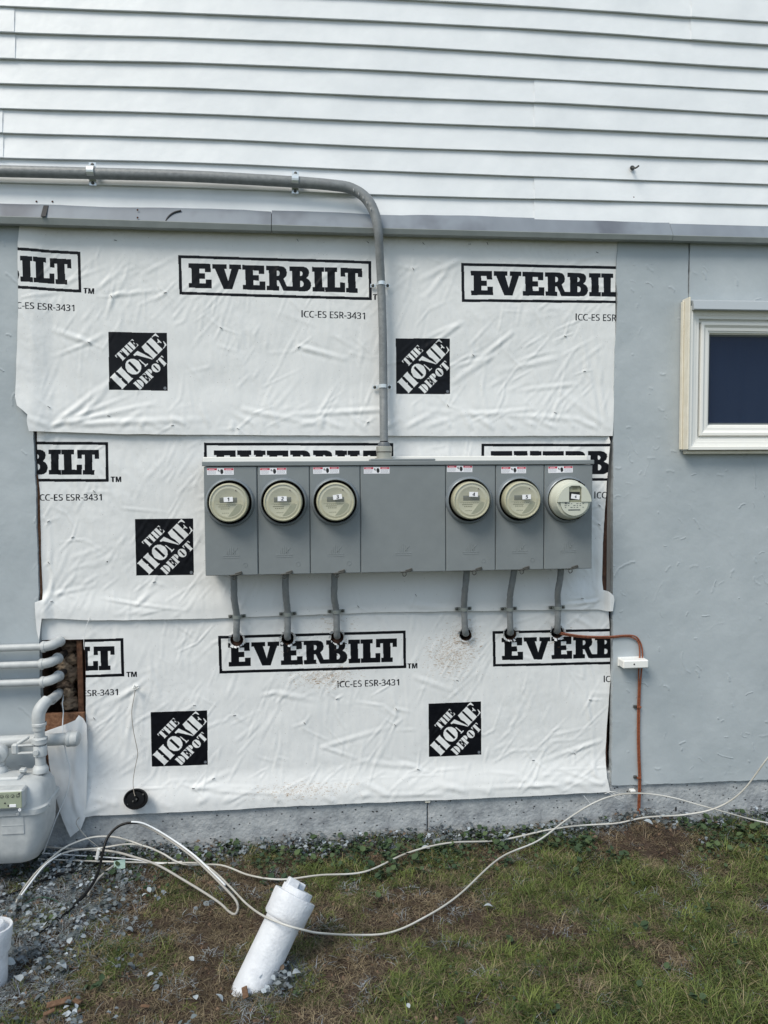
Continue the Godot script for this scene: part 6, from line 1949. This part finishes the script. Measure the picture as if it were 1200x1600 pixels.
# ---------------------------------------------------------------- plants and litter
func blade_clump(n: int, h: float, spread: float, lie: float, wid: float, key: int) -> ArrayMesh:
	var r := RandomNumberGenerator.new()
	r.seed = key
	var st := new_st()
	for i in n:
		st.set_smooth_group(i + 1)
		var a := r.randf() * TAU
		var p := Vector3(r.randfn(0, spread), 0, r.randfn(0, spread))
		var out := Vector3(cos(a), 0, sin(a))
		var side := Vector3(-out.z, 0, out.x)
		var l := h * r.randf_range(0.5, 1.25)
		var tilt := clampf(lie + r.randf_range(-0.35, 0.35), 0.05, 1.45)
		var bend := r.randf_range(0.3, 1.1)
		var w := wid * r.randf_range(0.7, 1.3)
		var shade := r.randf_range(0.7, 1.15)
		st.set_color(Color(shade, shade, shade * r.randf_range(0.85, 1.1)))
		var pts := [p - Vector3(0, 0.006, 0)]
		var at := p
		for s in 3:
			var ang := tilt + bend * s / 3.0
			at += (out * sin(ang) + Vector3.UP * cos(ang)) * l / 3.0
			if at.y < 0.002: at.y = 0.002
			pts.append(at)
		for s in 3:
			var w0 := w * (1.0 - s / 3.4)
			var w1 := w * (1.0 - (s + 1) / 3.4) if s < 2 else 0.0003
			quad(st, pts[s] - side * w0, pts[s] + side * w0, pts[s + 1] + side * w1, pts[s + 1] - side * w1)
	st.generate_normals()
	return st.commit()

func leaf_tuft(n: int, spread: float, len: float, high: float, key: int) -> ArrayMesh:
	var r := RandomNumberGenerator.new()
	r.seed = key
	var st := new_st()
	for i in n:
		st.set_smooth_group(i + 1)
		var a := r.randf() * TAU
		var bas := Basis.from_euler(Vector3(r.randf_range(-0.5, 0.7), a, r.randf_range(-0.6, 0.6)))
		var p := Vector3(r.randfn(0, spread), high * r.randf_range(0.1, 1.0), r.randfn(0, spread))
		var l := len * r.randf_range(0.6, 1.3)
		var w := l * r.randf_range(0.30, 0.48)
		var s := r.randf_range(0.72, 1.15)
		st.set_color(Color(s, s, s))
		var mid := []
		var lf := []
		var rt := []
		for k in 4:
			var t := k / 3.0
			var ww: float = w * [0.12, 1.0, 0.85, 0.03][k]
			var y := -0.25 * l * t * t
			mid.append(p + bas * Vector3(0, y, -l * t))
			lf.append(p + bas * Vector3(-ww, y + ww * 0.3, -l * t))
			rt.append(p + bas * Vector3(ww, y + ww * 0.3, -l * t))
		for k in 3:
			quad(st, lf[k], mid[k], mid[k + 1], lf[k + 1])
			quad(st, mid[k], rt[k], rt[k + 1], mid[k + 1])
	st.generate_normals()
	return st.commit()

func crumb_mesh(key: int) -> ArrayMesh:
	var r := RandomNumberGenerator.new()
	r.seed = key
	var st := new_st()
	st.set_smooth_group(-1)
	var v := []
	for d in [Vector3.RIGHT, Vector3.UP, Vector3.BACK, Vector3.LEFT, Vector3.DOWN, Vector3.FORWARD]: v.append(d * r.randf_range(0.6, 1.2) + Vector3(r.randf(), r.randf(), r.randf()) * 0.3)
	st.set_color(Color(1, 1, 1))
	for f in [[0, 1, 2], [1, 3, 2], [3, 4, 2], [4, 0, 2], [1, 0, 5], [3, 1, 5], [4, 3, 5], [0, 4, 5]]: tri(st, v[f[0]], v[f[1]], v[f[2]])
	st.generate_normals()
	return st.commit()

func scatter(called: String, label: String, category: String, mesh: ArrayMesh, m: Material, list: Array) -> void:
	var mm := MultiMesh.new()
	mm.transform_format = MultiMesh.TRANSFORM_3D
	mm.use_colors = true
	mm.mesh = mesh
	mm.instance_count = list.size()
	for i in list.size():
		mm.set_instance_transform(i, list[i][0])
		mm.set_instance_color(i, list[i][1])
	var o := MultiMeshInstance3D.new()
	o.name = numbered(called)
	o.multimesh = mm
	o.material_override = m
	add_child(o)
	o.set_meta("kind", "stuff")
	o.set_meta("label", label)
	o.set_meta("category", category)

func in_frame(x: float, z: float) -> bool:
	return z > -0.01 and z < 1.9 and x > -1.55 - 0.1 * z and x < 2.35

func blocked(x: float, z: float) -> bool:
	var c := Vector3(-0.1537, 0, 0.7947)
	return Vector2(x - c.x, z - c.z).length() < 0.052

# share of plants that caught paint when the wall was sprayed
func painted(x: float, z: float) -> float:
	var p := smoothstep(0.15, 0.02, z) * 0.5
	p = maxf(p, smoothstep(0.66, 0.26, Vector2((x + 1.12) * 1.0, (z - 0.42) * 0.72).length()) * 0.85)
	var c := Vector3(-0.1054, 0, 0.8028)
	p = maxf(p, smoothstep(0.12, 0.04, Vector2(x - c.x, z - c.z).length()) * 0.6)
	p += 0.45 * n2.get_noise_2d(x * 6.0, z * 6.0)
	return clampf(p, 0.0, 1.0)

func make_plants() -> void:
	rng.seed = 2024
	var green := []
	var tall := []
	var straw := []
	var curl := []
	var clover := []
	var weeds := []
	var white := []
	var litter := []
	var stems := []
	var crumbs := []
	for i in 95000:
		var x := rng.randf_range(-1.7, 2.4)
		var z := rng.randf_range(0.0, 1.9)
		if not in_frame(x, z) or blocked(x, z): continue
		if z > 1.25 and rng.randf() < 0.6: continue
		var k := rng.randf()
		var y := ground_h(x, z)
		var w := worn(x, z)
		var turn := Basis(Vector3.UP, rng.randf() * TAU)
		var lush := clampf(1.0 - w, 0, 1)
		if k < 0.46:
			if rng.randf() > pow(lush, 1.1) * 1.5 or rng.randf() < painted(x, z) * 0.8: continue
			var cl := clampf(0.5 + 0.9 * n3.get_noise_2d(x * 8.0, z * 8.0) + 0.5 * n1.get_noise_2d(x * 21.0, z * 21.0), 0.0, 1.0)
			var s := rng.randf_range(0.7, 1.15) * lerpf(0.65, 1.1, lush) * lerpf(0.75, 1.25, cl)
			var c := Color(0.028, 0.052, 0.014).lerp(Color(0.19, 0.23, 0.060), clampf(cl * 0.85 + rng.randf_range(-0.2, 0.25), 0.0, 1.0))
			c = c.lerp(Color(0.035, 0.065, 0.018), rng.randf() * 0.4)
			if rng.randf() < 0.14: c = Color(0.27, 0.23, 0.13)
			if rng.randf() < 1.2 * lush * smoothstep(-0.25, 0.25, n3.get_noise_2d(x * 7.0, z * 7.0)): tall.append([Transform3D(turn.scaled(Vector3.ONE * s), Vector3(x, y, z)), c])
			else: green.append([Transform3D(turn.scaled(Vector3.ONE * s), Vector3(x, y, z)), c])
		elif k < 0.78:
			if rng.randf() < lush * 0.35: continue
			var s := rng.randf_range(0.5, 1.25)
			var c := Color(0.34, 0.275, 0.18).lerp(Color(0.055, 0.038, 0.026), clampf(pow(rng.randf(), 0.5) + 0.7 * n2.get_noise_2d(x * 9.0, z * 9.0), 0.0, 1.0))
			if rng.randf() < painted(x, z): c = Color(0.30, 0.33, 0.36) * rng.randf_range(0.4, 1.3)
			var xf := Transform3D(turn.scaled(Vector3.ONE * s), Vector3(x, y + 0.001, z))
			if rng.randf() < 0.6: straw.append([xf, c])
			else: curl.append([xf, c])
		elif k < 0.93:
			var by_wall := smoothstep(0.40, 0.08, z) * (0.55 + 0.45 * smoothstep(-0.6, 0.2, x))
			if w > 0.8 and x > 1.0: continue
			if rng.randf() > by_wall * 0.8 + 0.04 * lush: continue
			if rng.randf() < painted(x, z) * 0.8: continue
			var c := Color(0.026, 0.050, 0.026).lerp(Color(0.075, 0.11, 0.046), pow(rng.randf(), 1.7))
			var xf := Transform3D(turn.scaled(Vector3.ONE * rng.randf_range(0.4, 1.0)), Vector3(x, y, z))
			if rng.randf() < 0.6: clover.append([xf, c])
			else: weeds.append([xf, c])
		else:
			crumbs.append([Transform3D(Basis.from_euler(Vector3(rng.randf() * 6, rng.randf() * 6, 0)).scaled(Vector3.ONE * rng.randf_range(0.002, 0.009)), Vector3(x, y + 0.001, z)), Color(0.16, 0.105, 0.072) * rng.randf_range(0.4, 1.3)])
	for i in 12000:
		var x := rng.randf_range(-1.6, 2.3)
		var z := absf(rng.randfn(0.0, 0.075)) if i % 2 else rng.randf_range(0.0, 1.0)
		if i % 2 == 0: x = rng.randf_range(-1.6, -0.3)
		if i % 12 == 0:
			var c0 := Vector3(-0.1054, 0, 0.8028)
			x = c0.x + rng.randfn(0, 0.05); z = c0.z + rng.randfn(0, 0.05)
		if rng.randf() > painted(x, z) * 0.75 or blocked(x, z): continue
		var tint := Color(0.34, 0.38, 0.42).lerp(Color(0.060, 0.075, 0.078), pow(rng.randf(), 0.65)) * rng.randf_range(0.65, 1.4)
		if rng.randf() < 0.06: tint = Color(0.13, 0.095, 0.07)
		var xf := Transform3D(Basis.from_euler(Vector3(rng.randf_range(-0.3, 0.3), rng.randf() * TAU, 0)).scaled(Vector3.ONE * rng.randf_range(0.3, 1.15)), Vector3(x, ground_h(x, z), z))
		var q := rng.randf()
		if i % 12 == 0 and rng.randf() < 0.75: q = 0.9
		if q < 0.34: white.append([xf, tint])
		elif q < 0.58: litter.append([xf, tint * 0.9])
		else: stems.append([xf, tint * 0.85])
	scatter("lawn_grass", "short green lawn grass in patches over the soil", "grass", blade_clump(14, 0.032, 0.013, 1.05, 0.0011, 1), M.plant, green)
	scatter("lawn_grass", "longer upright grass tufts of the greener lawn", "grass", blade_clump(12, 0.042, 0.011, 0.90, 0.0014, 2), M.plant, tall)
	scatter("dry_grass", "dry tan grass and stems matted flat on the soil", "dry grass", blade_clump(12, 0.038, 0.016, 1.38, 0.0009, 3), M.plant, straw)
	scatter("dry_grass", "curled dead grass standing a little off the soil", "dry grass", blade_clump(8, 0.034, 0.014, 1.05, 0.0010, 13), M.plant, curl)
	scatter("clover", "low dark clover along the footing", "weeds", leaf_tuft(7, 0.016, 0.013, 0.034, 4), M.plant, clover)
	scatter("broad_weeds", "broad-leaved weeds along the footing", "weeds", leaf_tuft(5, 0.014, 0.026, 0.040, 14), M.plant, weeds)
	scatter("painted_weeds", "low weeds greyed by paint overspray along the footing", "weeds", leaf_tuft(6, 0.017, 0.018, 0.038, 5), M.painted_plant, white)
	scatter("leaf_litter", "flat leaf litter greyed by paint overspray near the gas meter", "leaf litter", leaf_tuft(4, 0.020, 0.024, 0.010, 6), M.painted_plant, litter)
	scatter("painted_stems", "stems and grass greyed by paint overspray", "dry grass", blade_clump(9, 0.050, 0.016, 1.15, 0.0013, 15), M.painted_plant, stems)
	scatter("soil_crumbs", "crumbs of brown soil between the grass", "soil", crumb_mesh(7), M.plant, crumbs)
	print("copies ", [green.size(), tall.size(), straw.size(), curl.size(), clover.size(), weeds.size(), white.size(), litter.size(), stems.size(), crumbs.size()])
